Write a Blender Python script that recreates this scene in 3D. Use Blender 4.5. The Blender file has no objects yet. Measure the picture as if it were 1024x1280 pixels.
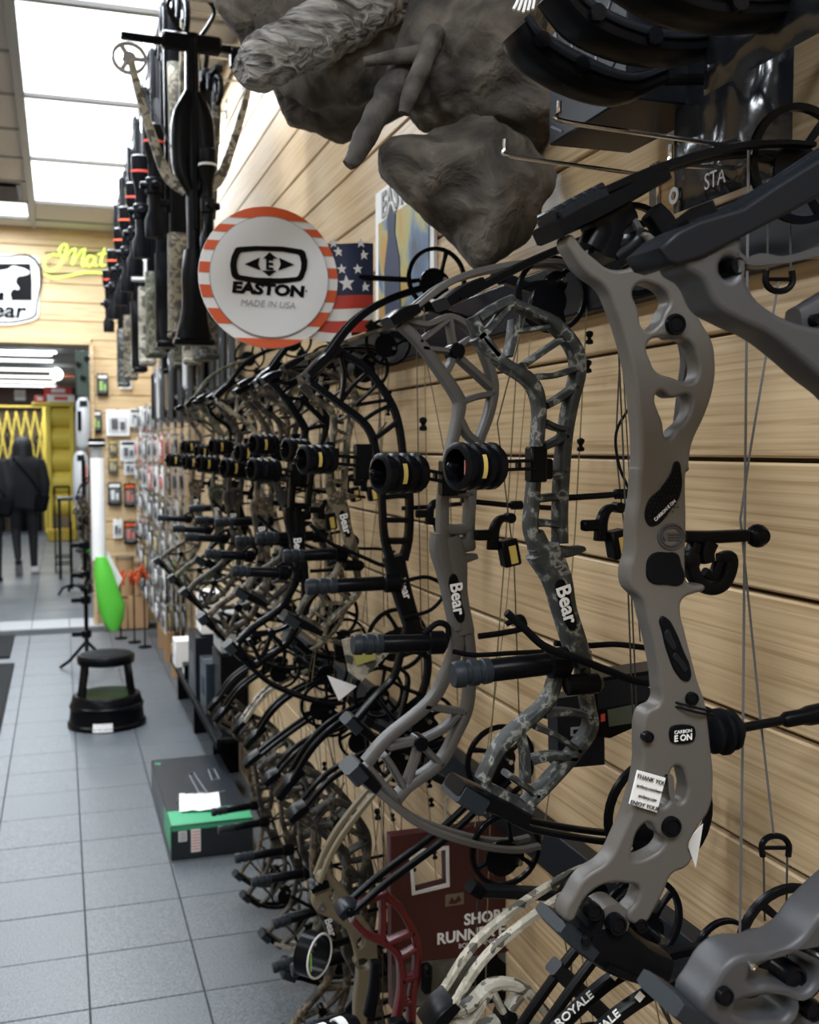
import bpy, bmesh, math, random
from mathutils import Vector, Matrix, Euler, noise

random.seed(7)
SC = bpy.context.scene
COL = SC.collection
PI = math.pi

# ---------------------------------------------------------------- camera
FPX = 1330.0                       # focal length in pixels of the 1024 x 1280 frame
CAM = Vector((0.0, 0.0, 1.5))
YAW = math.atan(436.0 / FPX)
PITCH = math.atan(80.0 / FPX)
FWD = Vector((math.sin(YAW) * math.cos(PITCH), math.cos(YAW) * math.cos(PITCH), -math.sin(PITCH)))
RGT = Vector((math.cos(YAW), -math.sin(YAW), 0.0))
UPV = RGT.cross(FWD)
cd = bpy.data.cameras.new('camera')
cam = bpy.data.objects.new('camera', cd)
COL.objects.link(cam)
cd.sensor_fit = 'HORIZONTAL'
cd.sensor_width = 36.0
cd.lens = FPX / 1024.0 * 36.0
cd.clip_start = 0.05
cd.clip_end = 80
cam.matrix_world = Matrix(((RGT.x, UPV.x, -FWD.x, CAM.x), (RGT.y, UPV.y, -FWD.y, CAM.y), (RGT.z, UPV.z, -FWD.z, CAM.z), (0, 0, 0, 1)))
cd.dof.use_dof = True
cd.dof.focus_distance = 1.18
cd.dof.aperture_fstop = 11.5
SC.camera = cam

# ---------------------------------------------------------------- exposure, world, lights
SC.view_settings.view_transform = 'Standard'
SC.view_settings.look = 'None'
SC.view_settings.gamma = 1.0
SC.view_settings.use_curve_mapping = False
SC.view_settings.exposure = 0.32
w = bpy.data.worlds.new('world')
SC.world = w
w.use_nodes = True
bg = w.node_tree.nodes['Background']
bg.inputs[0].default_value = (0.75, 0.85, 1.0, 1)
bg.inputs[1].default_value = 0.05

CEIL = 3.31
WALLX = 0.77
ENDY = 9.40
def area(name, loc, sx, sy, power, color=(0.86, 0.93, 1.0)):
    l = bpy.data.lights.new(name, 'AREA')
    l.shape = 'RECTANGLE'; l.size = sx; l.size_y = sy; l.energy = power; l.color = color
    o = bpy.data.objects.new(name, l); COL.objects.link(o)
    o.location = loc
    return o
TROFFER_X = 0.145
TROFFERS = [(TROFFER_X, 7.815 - 1.26 * k) for k in range(4)] + [(-1.745, -1.0), (-1.745, 1.52), (-1.745, 4.04), (-1.745, 6.56), (TROFFER_X, -1.0)]
POWER = [42, 42, 42, 42, 44, 44, 44, 44, 60]
for (tx, ty), pw in zip(TROFFERS, POWER):
    area('troffer_light', (tx, ty, CEIL - 0.03), 0.56, 1.16, pw)
for ty in (11.3, 13.6, 16.0, 18.4):
    area('far_room_light', (-0.75, ty, 2.66), 1.8, 0.2, 55)

# ---------------------------------------------------------------- pixel helpers (frame 1024 x 1280)
def ray(u, v):
    return FWD + RGT * ((u - 512.0) / FPX) - UPV * ((v - 640.0) / FPX)
def at_y(u, v, Y):
    d = ray(u, v); return CAM + d * (Y / d.y)
def at_x(u, v, X):
    d = ray(u, v); return CAM + d * (X / d.x)
def at_z(u, v, Z):
    d = ray(u, v); return CAM + d * ((Z - CAM.z) / d.z)
def pxs(Y, X=0.45):
    """metres for one pixel at a point (X, Y)"""
    return (X * math.sin(YAW) + Y * math.cos(YAW)) / FPX
def crop(pts, ox, oy, s):
    return [(ox + p[0] / s, oy + p[1] / s) + tuple(p[2:]) for p in pts]

# ---------------------------------------------------------------- materials
def nt(m):
    return m.node_tree.nodes, m.node_tree.links
MATS = {}
def mat(name, col, rough=0.5, metal=0.0, bump=0.0, bscale=200.0, spec=0.5, emit=None, estr=0.0, vary=0.0, vscale=8.0):
    if name in MATS: return MATS[name]
    m = bpy.data.materials.new(name); m.use_nodes = True
    n, l = nt(m); b = n['Principled BSDF']
    b.inputs['Base Color'].default_value = (*col, 1)
    b.inputs['Roughness'].default_value = rough
    b.inputs['Metallic'].default_value = metal
    b.inputs['Specular IOR Level'].default_value = spec
    if emit:
        b.inputs['Emission Color'].default_value = (*emit, 1)
        b.inputs['Emission Strength'].default_value = estr
    if bump or vary:
        tc = n.new('ShaderNodeTexCoord')
    if bump:
        t = n.new('ShaderNodeTexNoise'); t.inputs['Scale'].default_value = bscale; t.inputs['Detail'].default_value = 3
        l.new(tc.outputs['Object'], t.inputs['Vector'])
        bp = n.new('ShaderNodeBump'); bp.inputs['Strength'].default_value = bump; bp.inputs['Distance'].default_value = 0.002
        l.new(t.outputs['Fac'], bp.inputs['Height']); l.new(bp.outputs['Normal'], b.inputs['Normal'])
    if vary:
        t2 = n.new('ShaderNodeTexNoise'); t2.inputs['Scale'].default_value = vscale; t2.inputs['Detail'].default_value = 4
        l.new(tc.outputs['Object'], t2.inputs['Vector'])
        mx = n.new('ShaderNodeMix'); mx.data_type = 'RGBA'
        mx.inputs['A'].default_value = (*[c * (1 - vary) for c in col], 1)
        mx.inputs['B'].default_value = (*[min(1, c * (1 + vary)) for c in col], 1)
        l.new(t2.outputs['Fac'], mx.inputs['Factor']); l.new(mx.outputs['Result'], b.inputs['Base Color'])
    MATS[name] = m
    return m

def ramp_mat(name, stops, scale=12.0, detail=4.0, rough=0.6, stretch=(1, 1, 1), bump=0.0, dist=0.0, kind='noise', rand=False, metal=0.0, bdist=0.002, interp='LINEAR'):
    if name in MATS: return MATS[name]
    m = bpy.data.materials.new(name); m.use_nodes = True
    n, l = nt(m); b = n['Principled BSDF']
    b.inputs['Roughness'].default_value = rough; b.inputs['Metallic'].default_value = metal
    tc = n.new('ShaderNodeTexCoord'); mp = n.new('ShaderNodeMapping')
    mp.inputs['Scale'].default_value = stretch
    src = tc.outputs['Object']
    if rand:
        oi = n.new('ShaderNodeObjectInfo'); ad = n.new('ShaderNodeVectorMath'); ad.operation = 'MULTIPLY_ADD'
        cb = n.new('ShaderNodeCombineXYZ')
        for k in range(3): l.new(oi.outputs['Random'], cb.inputs[k])
        l.new(cb.outputs[0], ad.inputs[0]); ad.inputs[1].default_value = (37, 53, 71); l.new(src, ad.inputs[2]); src = ad.outputs[0]
    l.new(src, mp.inputs['Vector'])
    if kind == 'noise':
        t = n.new('ShaderNodeTexNoise'); t.inputs['Detail'].default_value = detail; t.inputs['Distortion'].default_value = dist
        out = t.outputs['Fac']
    else:
        t = n.new('ShaderNodeTexVoronoi'); out = t.outputs['Distance']
    t.inputs['Scale'].default_value = scale
    l.new(mp.outputs['Vector'], t.inputs['Vector'])
    r = n.new('ShaderNodeValToRGB'); cr = r.color_ramp; cr.interpolation = interp
    while len(cr.elements) < len(stops): cr.elements.new(0.5)
    for e, (p, c) in zip(cr.elements, stops):
        e.position = p; e.color = (*c, 1)
    l.new(out, r.inputs['Fac']); l.new(r.outputs['Color'], b.inputs['Base Color'])
    if bump:
        bp = n.new('ShaderNodeBump'); bp.inputs['Strength'].default_value = bump; bp.inputs['Distance'].default_value = bdist
        l.new(out, bp.inputs['Height']); l.new(bp.outputs['Normal'], b.inputs['Normal'])
    MATS[name] = m
    return m

# pale oak laminate with long horizontal grain
M_WOOD = ramp_mat('oak_laminate', [(0.30, (0.35, 0.235, 0.12)), (0.44, (0.48, 0.345, 0.195)), (0.56, (0.55, 0.405, 0.24)), (0.72, (0.61, 0.47, 0.295))], scale=5.0, detail=9, rough=0.40, stretch=(8, 0.42, 34), dist=0.55, rand=True, bump=0.10)
M_WOOD_END = ramp_mat('oak_laminate_end', [(0.30, (0.44, 0.30, 0.15)), (0.50, (0.58, 0.42, 0.23)), (0.70, (0.64, 0.48, 0.28))], scale=5.0, detail=6, rough=0.5, stretch=(0.6, 8, 14), dist=1.0, rand=True)
M_GROOVE = mat('slat_groove', (0.05, 0.035, 0.022), 0.9)
M_TILE = ramp_mat('floor_tile', [(0.34, (0.046, 0.054, 0.063)), (0.5, (0.086, 0.098, 0.109)), (0.66, (0.138, 0.152, 0.166))], scale=190, detail=3, rough=0.42, bump=0.25, rand=True, bdist=0.001)
M_GROUT = mat('tile_grout', (0.040, 0.046, 0.052), 0.9)
M_CEIL = mat('ceiling_tile', (0.50, 0.49, 0.475), 0.95, bump=0.4, bscale=120)
M_TBAR = mat('ceiling_bar', (0.30, 0.31, 0.32), 0.5)
M_DIFF = mat('light_diffuser', (0.9, 0.9, 0.9), 0.6, emit=(0.95, 0.98, 1.0), estr=2.0)
M_WHITE = mat('white_paint', (0.75, 0.76, 0.76), 0.55)
M_BLACK = mat('black_plastic', (0.0035, 0.0038, 0.005), 0.30, spec=0.08, vary=0.3, vscale=30)
M_BLACKM = mat('black_anodised', (0.004, 0.0045, 0.006), 0.26, spec=0.10)
M_RUBBER = mat('black_rubber', (0.0045, 0.005, 0.0065), 0.6, spec=0.06)
M_DKGREY = mat('dark_grey_metal', (0.0085, 0.0105, 0.0145), 0.36, spec=0.14)
M_SLATE = mat('slate_rubber', (0.017, 0.022, 0.028), 0.45, spec=0.18)
M_GREY = mat('grey_carbon_paint', (0.098, 0.091, 0.084), 0.42, bump=0.08, bscale=600, vary=0.06, vscale=6)
M_GREYD = mat('grey_charcoal_paint', (0.046, 0.048, 0.054), 0.45, bump=0.08, bscale=600)
M_GREYB = mat('grey_satin_paint', (0.080, 0.076, 0.074), 0.45, bump=0.08, bscale=600)
M_STEEL = mat('bright_steel', (0.55, 0.56, 0.58), 0.25, metal=1.0)
M_CHROME = mat('chrome_wire', (0.62, 0.63, 0.65), 0.2, metal=1.0)
M_YELLOW = mat('yellow_tag', (0.58, 0.43, 0.11), 0.5)
M_YELP = mat('yellow_paint', (0.60, 0.46, 0.06), 0.6)
M_LIME = mat('lime_green', (0.35, 0.72, 0.06), 0.5)
M_RED = mat('red_anodised', (0.085, 0.006, 0.007), 0.35)
M_REDP = mat('red_print', (0.55, 0.05, 0.03), 0.55)
M_ORANGE = mat('orange_red_print', (0.66, 0.10, 0.025), 0.55)
M_PINK = mat('pink_fibre', (0.75, 0.25, 0.25), 0.4)
M_TAN = mat('flat_tan_paint', (0.150, 0.125, 0.080), 0.5, bump=0.08, bscale=500)
M_PAPER = mat('white_paper', (0.82, 0.82, 0.82), 0.7)
M_CARD = mat('brown_cardboard', (0.36, 0.22, 0.11), 0.85, vary=0.1)
M_STRING = mat('bowstring_dark', (0.035, 0.033, 0.030), 0.7)
M_STRTAN = mat('bowstring_tan', (0.16, 0.14, 0.07), 0.7)
M_STRGREY = mat('bowstring_grey', (0.10, 0.10, 0.105), 0.6)
M_NAVY = mat('navy_print', (0.018, 0.028, 0.075), 0.6)
M_CLEAR = mat('clear_plastic', (0.45, 0.48, 0.50), 0.15)
_b = M_CLEAR.node_tree.nodes['Principled BSDF']
_b.inputs['Alpha'].default_value = 0.22
_b.inputs['Specular IOR Level'].default_value = 0.7

M_CAMO_T = ramp_mat('camo_tan', [(0.0, (0.016, 0.014, 0.010)), (0.41, (0.060, 0.050, 0.032)), (0.48, (0.165, 0.135, 0.088)), (0.55, (0.040, 0.040, 0.024)), (0.62, (0.215, 0.185, 0.13))], scale=26, detail=5, rough=0.6, rand=True, interp='CONSTANT')
M_CAMO_D = ramp_mat('camo_dark_moss', [(0.0, (0.007, 0.008, 0.008)), (0.47, (0.016, 0.019, 0.019)), (0.55, (0.040, 0.045, 0.042)), (0.60, (0.21, 0.215, 0.195)), (0.655, (0.022, 0.025, 0.024))], scale=60, detail=8, rough=0.6, rand=True)
M_CAMO_G = ramp_mat('camo_green', [(0.0, (0.016, 0.018, 0.011)), (0.42, (0.050, 0.056, 0.030)), (0.51, (0.14, 0.13, 0.085)), (0.57, (0.026, 0.030, 0.019)), (0.65, (0.20, 0.19, 0.15))], scale=30, detail=5, rough=0.6, rand=True, interp='CONSTANT')
M_CAMO_B = ramp_mat('camo_brown', [(0.0, (0.020, 0.016, 0.012)), (0.45, (0.065, 0.050, 0.034)), (0.53, (0.155, 0.120, 0.080)), (0.60, (0.030, 0.026, 0.020))], scale=32, detail=6, rough=0.6, rand=True, interp='CONSTANT')
M_CAMO_W = ramp_mat('camo_pale', [(0.0, (0.05, 0.05, 0.04)), (0.42, (0.30, 0.28, 0.22)), (0.52, (0.42, 0.39, 0.32)), (0.60, (0.10, 0.09, 0.07))], scale=28, detail=5, rough=0.55, rand=True, interp='CONSTANT')
M_CAMO_N = ramp_mat('camo_night', [(0.0, (0.008, 0.007, 0.006)), (0.48, (0.022, 0.019, 0.014)), (0.56, (0.075, 0.062, 0.042)), (0.61, (0.016, 0.015, 0.012)), (0.67, (0.14, 0.12, 0.085))], scale=34, detail=6, rough=0.6, rand=True, interp='CONSTANT')
M_ROCK = ramp_mat('cast_rock', [(0.28, (0.014, 0.0125, 0.011)), (0.45, (0.052, 0.044, 0.037)), (0.60, (0.105, 0.091, 0.075)), (0.78, (0.18, 0.162, 0.135))], scale=13, detail=15, rough=0.92, dist=0.4, bump=1.0, bdist=0.03)
M_DRIFT = ramp_mat('driftwood', [(0.34, (0.040, 0.038, 0.037)), (0.45, (0.17, 0.165, 0.16)), (0.55, (0.36, 0.355, 0.345)), (0.7, (0.50, 0.495, 0.48))], scale=9, detail=10, rough=0.85, dist=1.0, bump=1.0, bdist=0.03, stretch=(1.2, 5.0, 6.0))

M_BRANCH = ramp_mat('driftwood_smooth', [(0.35, (0.028, 0.025, 0.023)), (0.6, (0.085, 0.078, 0.07)), (0.8, (0.15, 0.14, 0.128))], scale=22, detail=5, rough=0.8, bump=0.9, bdist=0.012)
# ---------------------------------------------------------------- scene-graph helpers
def tag(o, label=None, cat=None, group=None, kind=None):
    if label: o['label'] = label
    if cat: o['category'] = cat
    if group: o['group'] = group
    if kind: o['kind'] = kind
    return o
def thing(name, label, cat, loc=(0, 0, 0), group=None):
    o = bpy.data.objects.new(name, None); COL.objects.link(o)
    o.location = loc; o.empty_display_size = 0.05
    return tag(o, label, cat, group)
def copy_tree(o, parent=None, swap=None, skip=()):
    c = o.copy(); COL.objects.link(c); c.parent = parent
    if swap and c.type == 'MESH':
        base = o.name.split('.')[0]
        if base in swap:
            for s in c.material_slots:
                s.link = 'OBJECT'; s.material = swap[base]
    for ch in list(o.children):
        if ch.name.split('.')[0] not in skip: copy_tree(ch, c, swap, skip)
    return c

def V3(p): return Vector(p)
def catmull(pts, n=6, closed=False):
    P = [Vector(p) for p in pts]; out = []
    m = len(P)
    if m < 3 and not closed:
        return [P[0].lerp(P[-1], i / float(n)) for i in range(n + 1)]
    segs = m if closed else m - 1
    for i in range(segs):
        if closed:
            p0, p1, p2, p3 = P[(i - 1) % m], P[i], P[(i + 1) % m], P[(i + 2) % m]
        else:
            p1, p2 = P[i], P[i + 1]
            p0 = P[i - 1] if i > 0 else p1 * 2 - p2
            p3 = P[i + 2] if i + 2 < m else p2 * 2 - p1
        for k in range(n):
            t = k / float(n); t2 = t * t; t3 = t2 * t
            out.append(0.5 * ((2 * p1) + (p2 - p0) * t + (2 * p0 - 5 * p1 + 4 * p2 - p3) * t2 + (3 * p1 - p0 - 3 * p2 + p3) * t3))
    if not closed: out.append(P[-1].copy())
    return out

class MB:
    """collects shapes (world coordinates) and links them as one mesh object"""
    def __init__(s): s.v = []; s.f = []; s.mi = []; s.mats = []; s.cur = 0
    def use(s, m):
        if m not in s.mats: s.mats.append(m)
        s.cur = s.mats.index(m); return s
    def add(s, vs, fs):
        b = len(s.v); s.v += [Vector(x) for x in vs]
        for f in fs: s.f.append([b + i for i in f]); s.mi.append(s.cur)
        return s
    def box(s, c, size, rot=None, bev=0.0):
        c = Vector(c); hx, hy, hz = [x / 2.0 for x in size]
        R = rot if isinstance(rot, Matrix) else (Euler(rot).to_matrix() if rot else Matrix.Identity(3))
        bv = min(bev, hx * .9, hy * .9, hz * .9)
        if bv <= 0:
            vs = [c + R @ Vector((x * hx, y * hy, z * hz)) for x in (-1, 1) for y in (-1, 1) for z in (-1, 1)]
            return s.add(vs, [(0, 1, 3, 2), (4, 6, 7, 5), (0, 4, 5, 1), (2, 3, 7, 6), (0, 2, 6, 4), (1, 5, 7, 3)])
        vs = []; idx = {}
        H = (hx, hy, hz)
        for sx in (-1, 1):
            for sy in (-1, 1):
                for sz in (-1, 1):
                    for ax in range(3):
                        p = [sx * hx, sy * hy, sz * hz]
                        for k in range(3):
                            if k != ax: p[k] -= (sx, sy, sz)[k] * bv
                        idx[(sx, sy, sz, ax)] = len(vs); vs.append(c + R @ Vector(p))
        fs = []
        for ax in range(3):
            o1, o2 = [k for k in range(3) if k != ax]
            for sg in (-1, 1):
                q = []
                for a, b2 in ((-1, -1), (1, -1), (1, 1), (-1, 1)):
                    t = [0, 0, 0]; t[ax] = sg; t[o1] = a; t[o2] = b2
                    q.append(idx[(*t, ax)])
                if (sg > 0) == (ax == 1): q.reverse()
                fs.append(q)
            for a in (-1, 1):
                for b2 in (-1, 1):
                    t1 = [0, 0, 0]; t1[o1] = a; t1[o2] = b2; t1[ax] = -1
                    t2 = list(t1); t2[ax] = 1
                    q = [idx[(*t1, o1)], idx[(*t2, o1)], idx[(*t2, o2)], idx[(*t1, o2)]]
                    fs.append(q)
        for sx in (-1, 1):
            for sy in (-1, 1):
                for sz in (-1, 1):
                    fs.append([idx[(sx, sy, sz, 0)], idx[(sx, sy, sz, 1)], idx[(sx, sy, sz, 2)]])
        return s.add(vs, fs)
    def tube(s, pts, r, n=8, caps=True, closed=False):
        P = [Vector(p) for p in pts]; m = len(P)
        R = r if isinstance(r, (list, tuple)) else [r] * m
        vs = []; up = None
        for i in range(m):
            if closed: t = P[(i + 1) % m] - P[i - 1]
            else: t = P[min(i + 1, m - 1)] - P[max(i - 1, 0)]
            if t.length < 1e-9: t = Vector((0, 0, 1))
            t.normalize()
            if up is None:
                up = Vector((0, 0, 1)) if abs(t.z) < 0.9 else Vector((1, 0, 0))
            a = up - t * up.dot(t)
            if a.length < 1e-6: a = t.orthogonal()
            a.normalize(); up = a
            b = t.cross(a)
            for k in range(n):
                an = 2 * PI * k / n
                vs.append(P[i] + (a * math.cos(an) + b * math.sin(an)) * R[i])
        fs = []
        for i in range(m if closed else m - 1):
            j = (i + 1) % m
            for k in range(n):
                fs.append((i * n + k, i * n + (k + 1) % n, j * n + (k + 1) % n, j * n + k))
        if caps and not closed:
            fs.append(tuple(range(n - 1, -1, -1))); fs.append(tuple((m - 1) * n + k for k in range(n)))
        return s.add(vs, fs)
    def cyl(s, p0, p1, r, r2=None, n=14):
        return s.tube([p0, p1], [r, r if r2 is None else r2], n)
    def lathe(s, c, axis, prof, n=20, closed=False):
        """prof: (distance along axis, radius)"""
        c = Vector(c); ax = Vector(axis).normalized(); a = ax.orthogonal().normalized(); b = ax.cross(a)
        vs = []
        for h, r in prof:
            for k in range(n):
                an = 2 * PI * k / n
                vs.append(c + ax * h + (a * math.cos(an) + b * math.sin(an)) * r)
        m = len(prof); fs = []
        for i in range(m if closed else m - 1):
            j = (i + 1) % m
            for k in range(n):
                fs.append((i * n + k, i * n + (k + 1) % n, j * n + (k + 1) % n, j * n + k))
        if not closed:
            if prof[0][1] > 1e-6: fs.append(tuple(range(n - 1, -1, -1)))
            if prof[-1][1] > 1e-6: fs.append(tuple((m - 1) * n + k for k in range(n)))
        return s.add(vs, fs)
    def sweep(s, pts, w, d, nrm=(0, 1, 0), n=5, k=12, e=0.55, off=0.0):
        """rounded-rectangle bar along pts; w = width in the plane square to nrm (number or list), d = depth along nrm"""
        P = [Vector(p) for p in pts]
        W = list(w) if isinstance(w, (list, tuple)) else [w] * len(P)
        if len(P) > 2 and n > 1:
            WV = catmull([(x, 0, 0) for x in W], n); P = catmull(P, n); W = [x.x for x in WV]
        N = Vector(nrm).normalized(); vs = []; m = len(P)
        for i in range(m):
            t = (P[min(i + 1, m - 1)] - P[max(i - 1, 0)])
            t = t.normalized() if t.length > 1e-9 else Vector((1, 0, 0))
            a = t.cross(N); a.normalize()
            for q in range(k):
                an = 2 * PI * (q + 0.5) / k; c, sn = math.cos(an), math.sin(an)
                vs.append(P[i] + a * (math.copysign(abs(c) ** e, c) * W[i] / 2) + N * (math.copysign(abs(sn) ** e, sn) * d / 2 + off))
        fs = []
        for i in range(m - 1):
            for q in range(k):
                fs.append((i * k + q, i * k + (q + 1) % k, (i + 1) * k + (q + 1) % k, (i + 1) * k + q))
        fs.append(tuple(range(k - 1, -1, -1))); fs.append(tuple((m - 1) * k + q for q in range(k)))
        return s.add(vs, fs)
    def prism(s, pts, ext):
        """polygon pts (3-D, planar) pushed along ext"""
        P = [Vector(p) for p in pts]; E = Vector(ext); n = len(P)
        return s.add(P + [p + E for p in P], [tuple(range(n - 1, -1, -1)), tuple(range(n, 2 * n))] + [(i, (i + 1) % n, n + (i + 1) % n, n + i) for i in range(n)])
    def ball(s, c, r, n=12, sc=(1, 1, 1)):
        c = Vector(c); vs = []; fs = []; h = n // 2
        for i in range(1, h):
            ph = PI * i / h
            for k in range(n):
                an = 2 * PI * k / n
                vs.append(c + Vector((math.sin(ph) * math.cos(an) * sc[0], math.sin(ph) * math.sin(an) * sc[1], math.cos(ph) * sc[2])) * r)
        t = len(vs); vs += [c + Vector((0, 0, r * sc[2])), c - Vector((0, 0, r * sc[2]))]
        for i in range(h - 2):
            for k in range(n):
                fs.append((i * n + k, (i + 1) * n + k, (i + 1) * n + (k + 1) % n, i * n + (k + 1) % n))
        for k in range(n):
            fs.append((t, k, (k + 1) % n)); fs.append((t + 1, (h - 2) * n + (k + 1) % n, (h - 2) * n + k))
        return s.add(vs, fs)
    def build(s, name, m=None, parent=None, smooth=38, kind=None, origin=None):
        me = bpy.data.meshes.new(name)
        if origin is None:
            origin = parent_origin(parent)
        O = Vector(origin)
        me.from_pydata([tuple(v - O) for v in s.v], [], s.f)
        if m is not None: me.materials.append(m)
        else:
            for q in s.mats: me.materials.append(q)
            me.polygons.foreach_set('material_index', s.mi)
        bm = bmesh.new(); bm.from_mesh(me); bmesh.ops.recalc_face_normals(bm, faces=bm.faces[:]); bm.to_mesh(me); bm.free()
        finish(me, smooth)
        return link(name, me, parent, O, kind)
ORIG = {}
def parent_origin(parent):
    if parent is None: return Vector((0, 0, 0))
    if parent.name in ORIG: return ORIG[parent.name]
    return Vector(parent.location)
def finish(me, smooth):
    if smooth:
        me.polygons.foreach_set('use_smooth', [True] * len(me.polygons))
        me.set_sharp_from_angle(angle=math.radians(smooth))
    me.update()
def link(name, me, parent, O, kind=None):
    o = bpy.data.objects.new(name, me); COL.objects.link(o)
    if parent is not None:
        o.parent = parent; ORIG[o.name] = Vector(O)      # parts share their thing's origin
    else:
        o.location = O; ORIG[o.name] = Vector(O)
    if kind: o['kind'] = kind
    return o

def curve_part(name, loops, frame, thick, m, parent, bev=0.004, smooth_loops=True, res=5, kind=None, smooth=40):
    """outline with holes -> bevelled plate. loops: lists of 2-D points; frame: (origin, xdir, ydir) of the middle plane"""
    cu = bpy.data.curves.new('tmp', 'CURVE'); cu.dimensions = '2D'; cu.fill_mode = 'BOTH'
    cu.resolution_u = res; cu.extrude = max(thick / 2.0 - bev, 0.0001); cu.bevel_depth = bev; cu.bevel_resolution = 2; cu.offset = -bev
    for lp in loops:
        pts = [tuple(p) for p in lp]
        if smooth_loops:
            sp = cu.splines.new('BEZIER'); sp.bezier_points.add(len(pts) - 1)
            for bp, p in zip(sp.bezier_points, pts):
                bp.co = (p[0], p[1], 0); bp.handle_left_type = bp.handle_right_type = 'AUTO'
        else:
            sp = cu.splines.new('POLY'); sp.points.add(len(pts) - 1)
            for q, p in zip(sp.points, pts): q.co = (p[0], p[1], 0, 1)
        sp.use_cyclic_u = True
    return curve_to_part(cu, name, frame, m, parent, kind, smooth)
def curve_to_part(cu, name, frame, m, parent, kind=None, smooth=40):
    to = bpy.data.objects.new('tmp', cu); COL.objects.link(to)
    dg = bpy.context.evaluated_depsgraph_get()
    me = bpy.data.meshes.new_from_object(to.evaluated_get(dg))
    bpy.data.objects.remove(to); bpy.data.curves.remove(cu)
    o, xd, yd = Vector(frame[0]), Vector(frame[1]).normalized(), Vector(frame[2]).normalized()
    zd = xd.cross(yd)
    O = parent_origin(parent) if parent is not None else o
    for v in me.vertices:
        v.co = o + xd * v.co.x + yd * v.co.y + zd * v.co.z - O
    me.name = name; me.materials.clear(); me.materials.append(m)
    for p in me.polygons: p.material_index = 0
    finish(me, smooth)
    return link(name, me, parent, O, kind)
def lettering(txt, pos, xd, yd, size, m, parent, name='lettering', ext=0.0003, align='CENTER', sx=1.0, bold=0.0, shear=0.0):
    cu = bpy.data.curves.new('tmp', 'FONT'); cu.body = txt; cu.size = size; cu.extrude = ext; cu.align_x = align; cu.align_y = 'CENTER'
    cu.offset = bold; cu.shear = shear; cu.resolution_u = 3
    xd = Vector(xd).normalized(); yd = Vector(yd).normalized()
    o = curve_to_part(cu, name, (pos, xd, yd), m, parent)
    if sx != 1.0:
        O = parent_origin(parent)
        for v in o.data.vertices:
            w_ = v.co + O - Vector(pos); k = w_.dot(xd); v.co += xd * (k * (sx - 1.0))
    return o
# ================================================================ the setting
def struct(o): o['kind'] = 'structure'; return o
X_BACK, Y_NEAR, X_FAR = -4.2, -2.6, WALLX
# ---- floor: slab with separate tiles
m = MB(); m.box(((X_BACK + 1.0) / 2, (Y_NEAR + 9.75) / 2, -0.05), (1.0 - X_BACK, 9.75 - Y_NEAR, 0.09)); floor = struct(m.build('floor', M_GROUT))
TX, TY = 0.3035, 0.320
X0, Y0 = 0.048, 3.530
def tile_mesh():
    b = MB(); b.box((0, 0, 0), (TX - 0.0045, TY - 0.0045, 0.012), bev=0.001); return b
proto_tile = None
far_tiles = MB()
for i in range(-15, 3):
    for j in range(-19, 19):
        cx, cy = X0 + (i + 0.5) * TX, Y0 + (j + 0.5) * TY
        if cy + TY / 2 > 9.29 or cx + TX / 2 > 1.0: continue
        if -4 <= i <= 2 and j >= -5:
            if proto_tile is None:
                b = tile_mesh(); proto_tile = b.build('tile', M_TILE, floor, smooth=0); o = proto_tile
            else:
                o = proto_tile.copy(); COL.objects.link(o); o.parent = floor
            o.location = (cx, cy, -0.004 + random.uniform(-.0004, .0004))
        else:
            far_tiles.box((cx, cy, -0.004), (TX - 0.006, TY - 0.006, 0.012))
far_tiles.build('tile_field', M_TILE, floor, smooth=0, kind='stuff')
M_THRESH = mat('pale_threshold_stone', (0.42, 0.43, 0.44), 0.5)
for k in range(-9, 3):
    b = MB(); b.box((X0 + (k + .5) * TX, 9.51, -0.002), (TX - 0.005, 0.46, 0.012), bev=0.001); b.build('threshold_tile', M_THRESH, floor)
# ---- right wall: backing with long slats
Z0 = 1.333 - 0.153 * 9
m = MB(); m.box((WALLX + 0.06, (Y_NEAR + ENDY) / 2, CEIL / 2), (0.09, ENDY - Y_NEAR, CEIL)); wall_r = struct(m.build('wall_right', M_GROOVE))
proto = None
for k in range(-1, 22):
    z = Z0 + (k + .5) * 0.153
    if z < 0: continue
    if proto is None:
        b = MB(); b.box((0, 0, 0), (0.022, ENDY - Y_NEAR - .01, 0.1475), bev=0.003); proto = o = b.build('slat', M_WOOD, wall_r, origin=(0, 0, 0))
    else:
        o = proto.copy(); COL.objects.link(o); o.parent = wall_r
    o.location = (WALLX + 0.011, (Y_NEAR + ENDY) / 2, z)
    if z + .08 > CEIL: o.scale.z = 0.6; o.location.z = CEIL - 0.05
# ---- end wall with the opening
DX0, DX1, DZ = -1.45, 0.258, 2.37
m = MB(); m.box(((X_BACK + 0.86) / 2, ENDY + 0.09, (DZ + CEIL) / 2), (0.86 - X_BACK, 0.14, CEIL - DZ))
m.box(((DX1 + 0.86) / 2, ENDY + 0.09, DZ / 2), (0.86 - DX1, 0.14, DZ)); m.box(((X_BACK + DX0) / 2, ENDY + 0.09, DZ / 2), (DX0 - X_BACK, 0.14, DZ))
wall_e = struct(m.build('wall_end', M_WOOD_END, smooth=0))
for k in range(0, 22):
    za, zb = Z0 + k * .153 + .003, Z0 + (k + 1) * .153 - .003
    za = max(za, 0.005)
    segs = []
    if zb <= DZ: segs = [(DX1 + .02, WALLX)]
    elif za < DZ: segs = [(DX1 + .02, WALLX)]
    else: segs = [(X_BACK, WALLX)]
    zb = min(zb, CEIL)
    if zb - za < .02: continue
    for a, c in segs:
        b = MB(); b.box(((a + c) / 2, ENDY + 0.01, (za + zb) / 2), (c - a, 0.02, zb - za), bev=0.003); b.build('slat', M_WOOD_END, wall_e)
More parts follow.
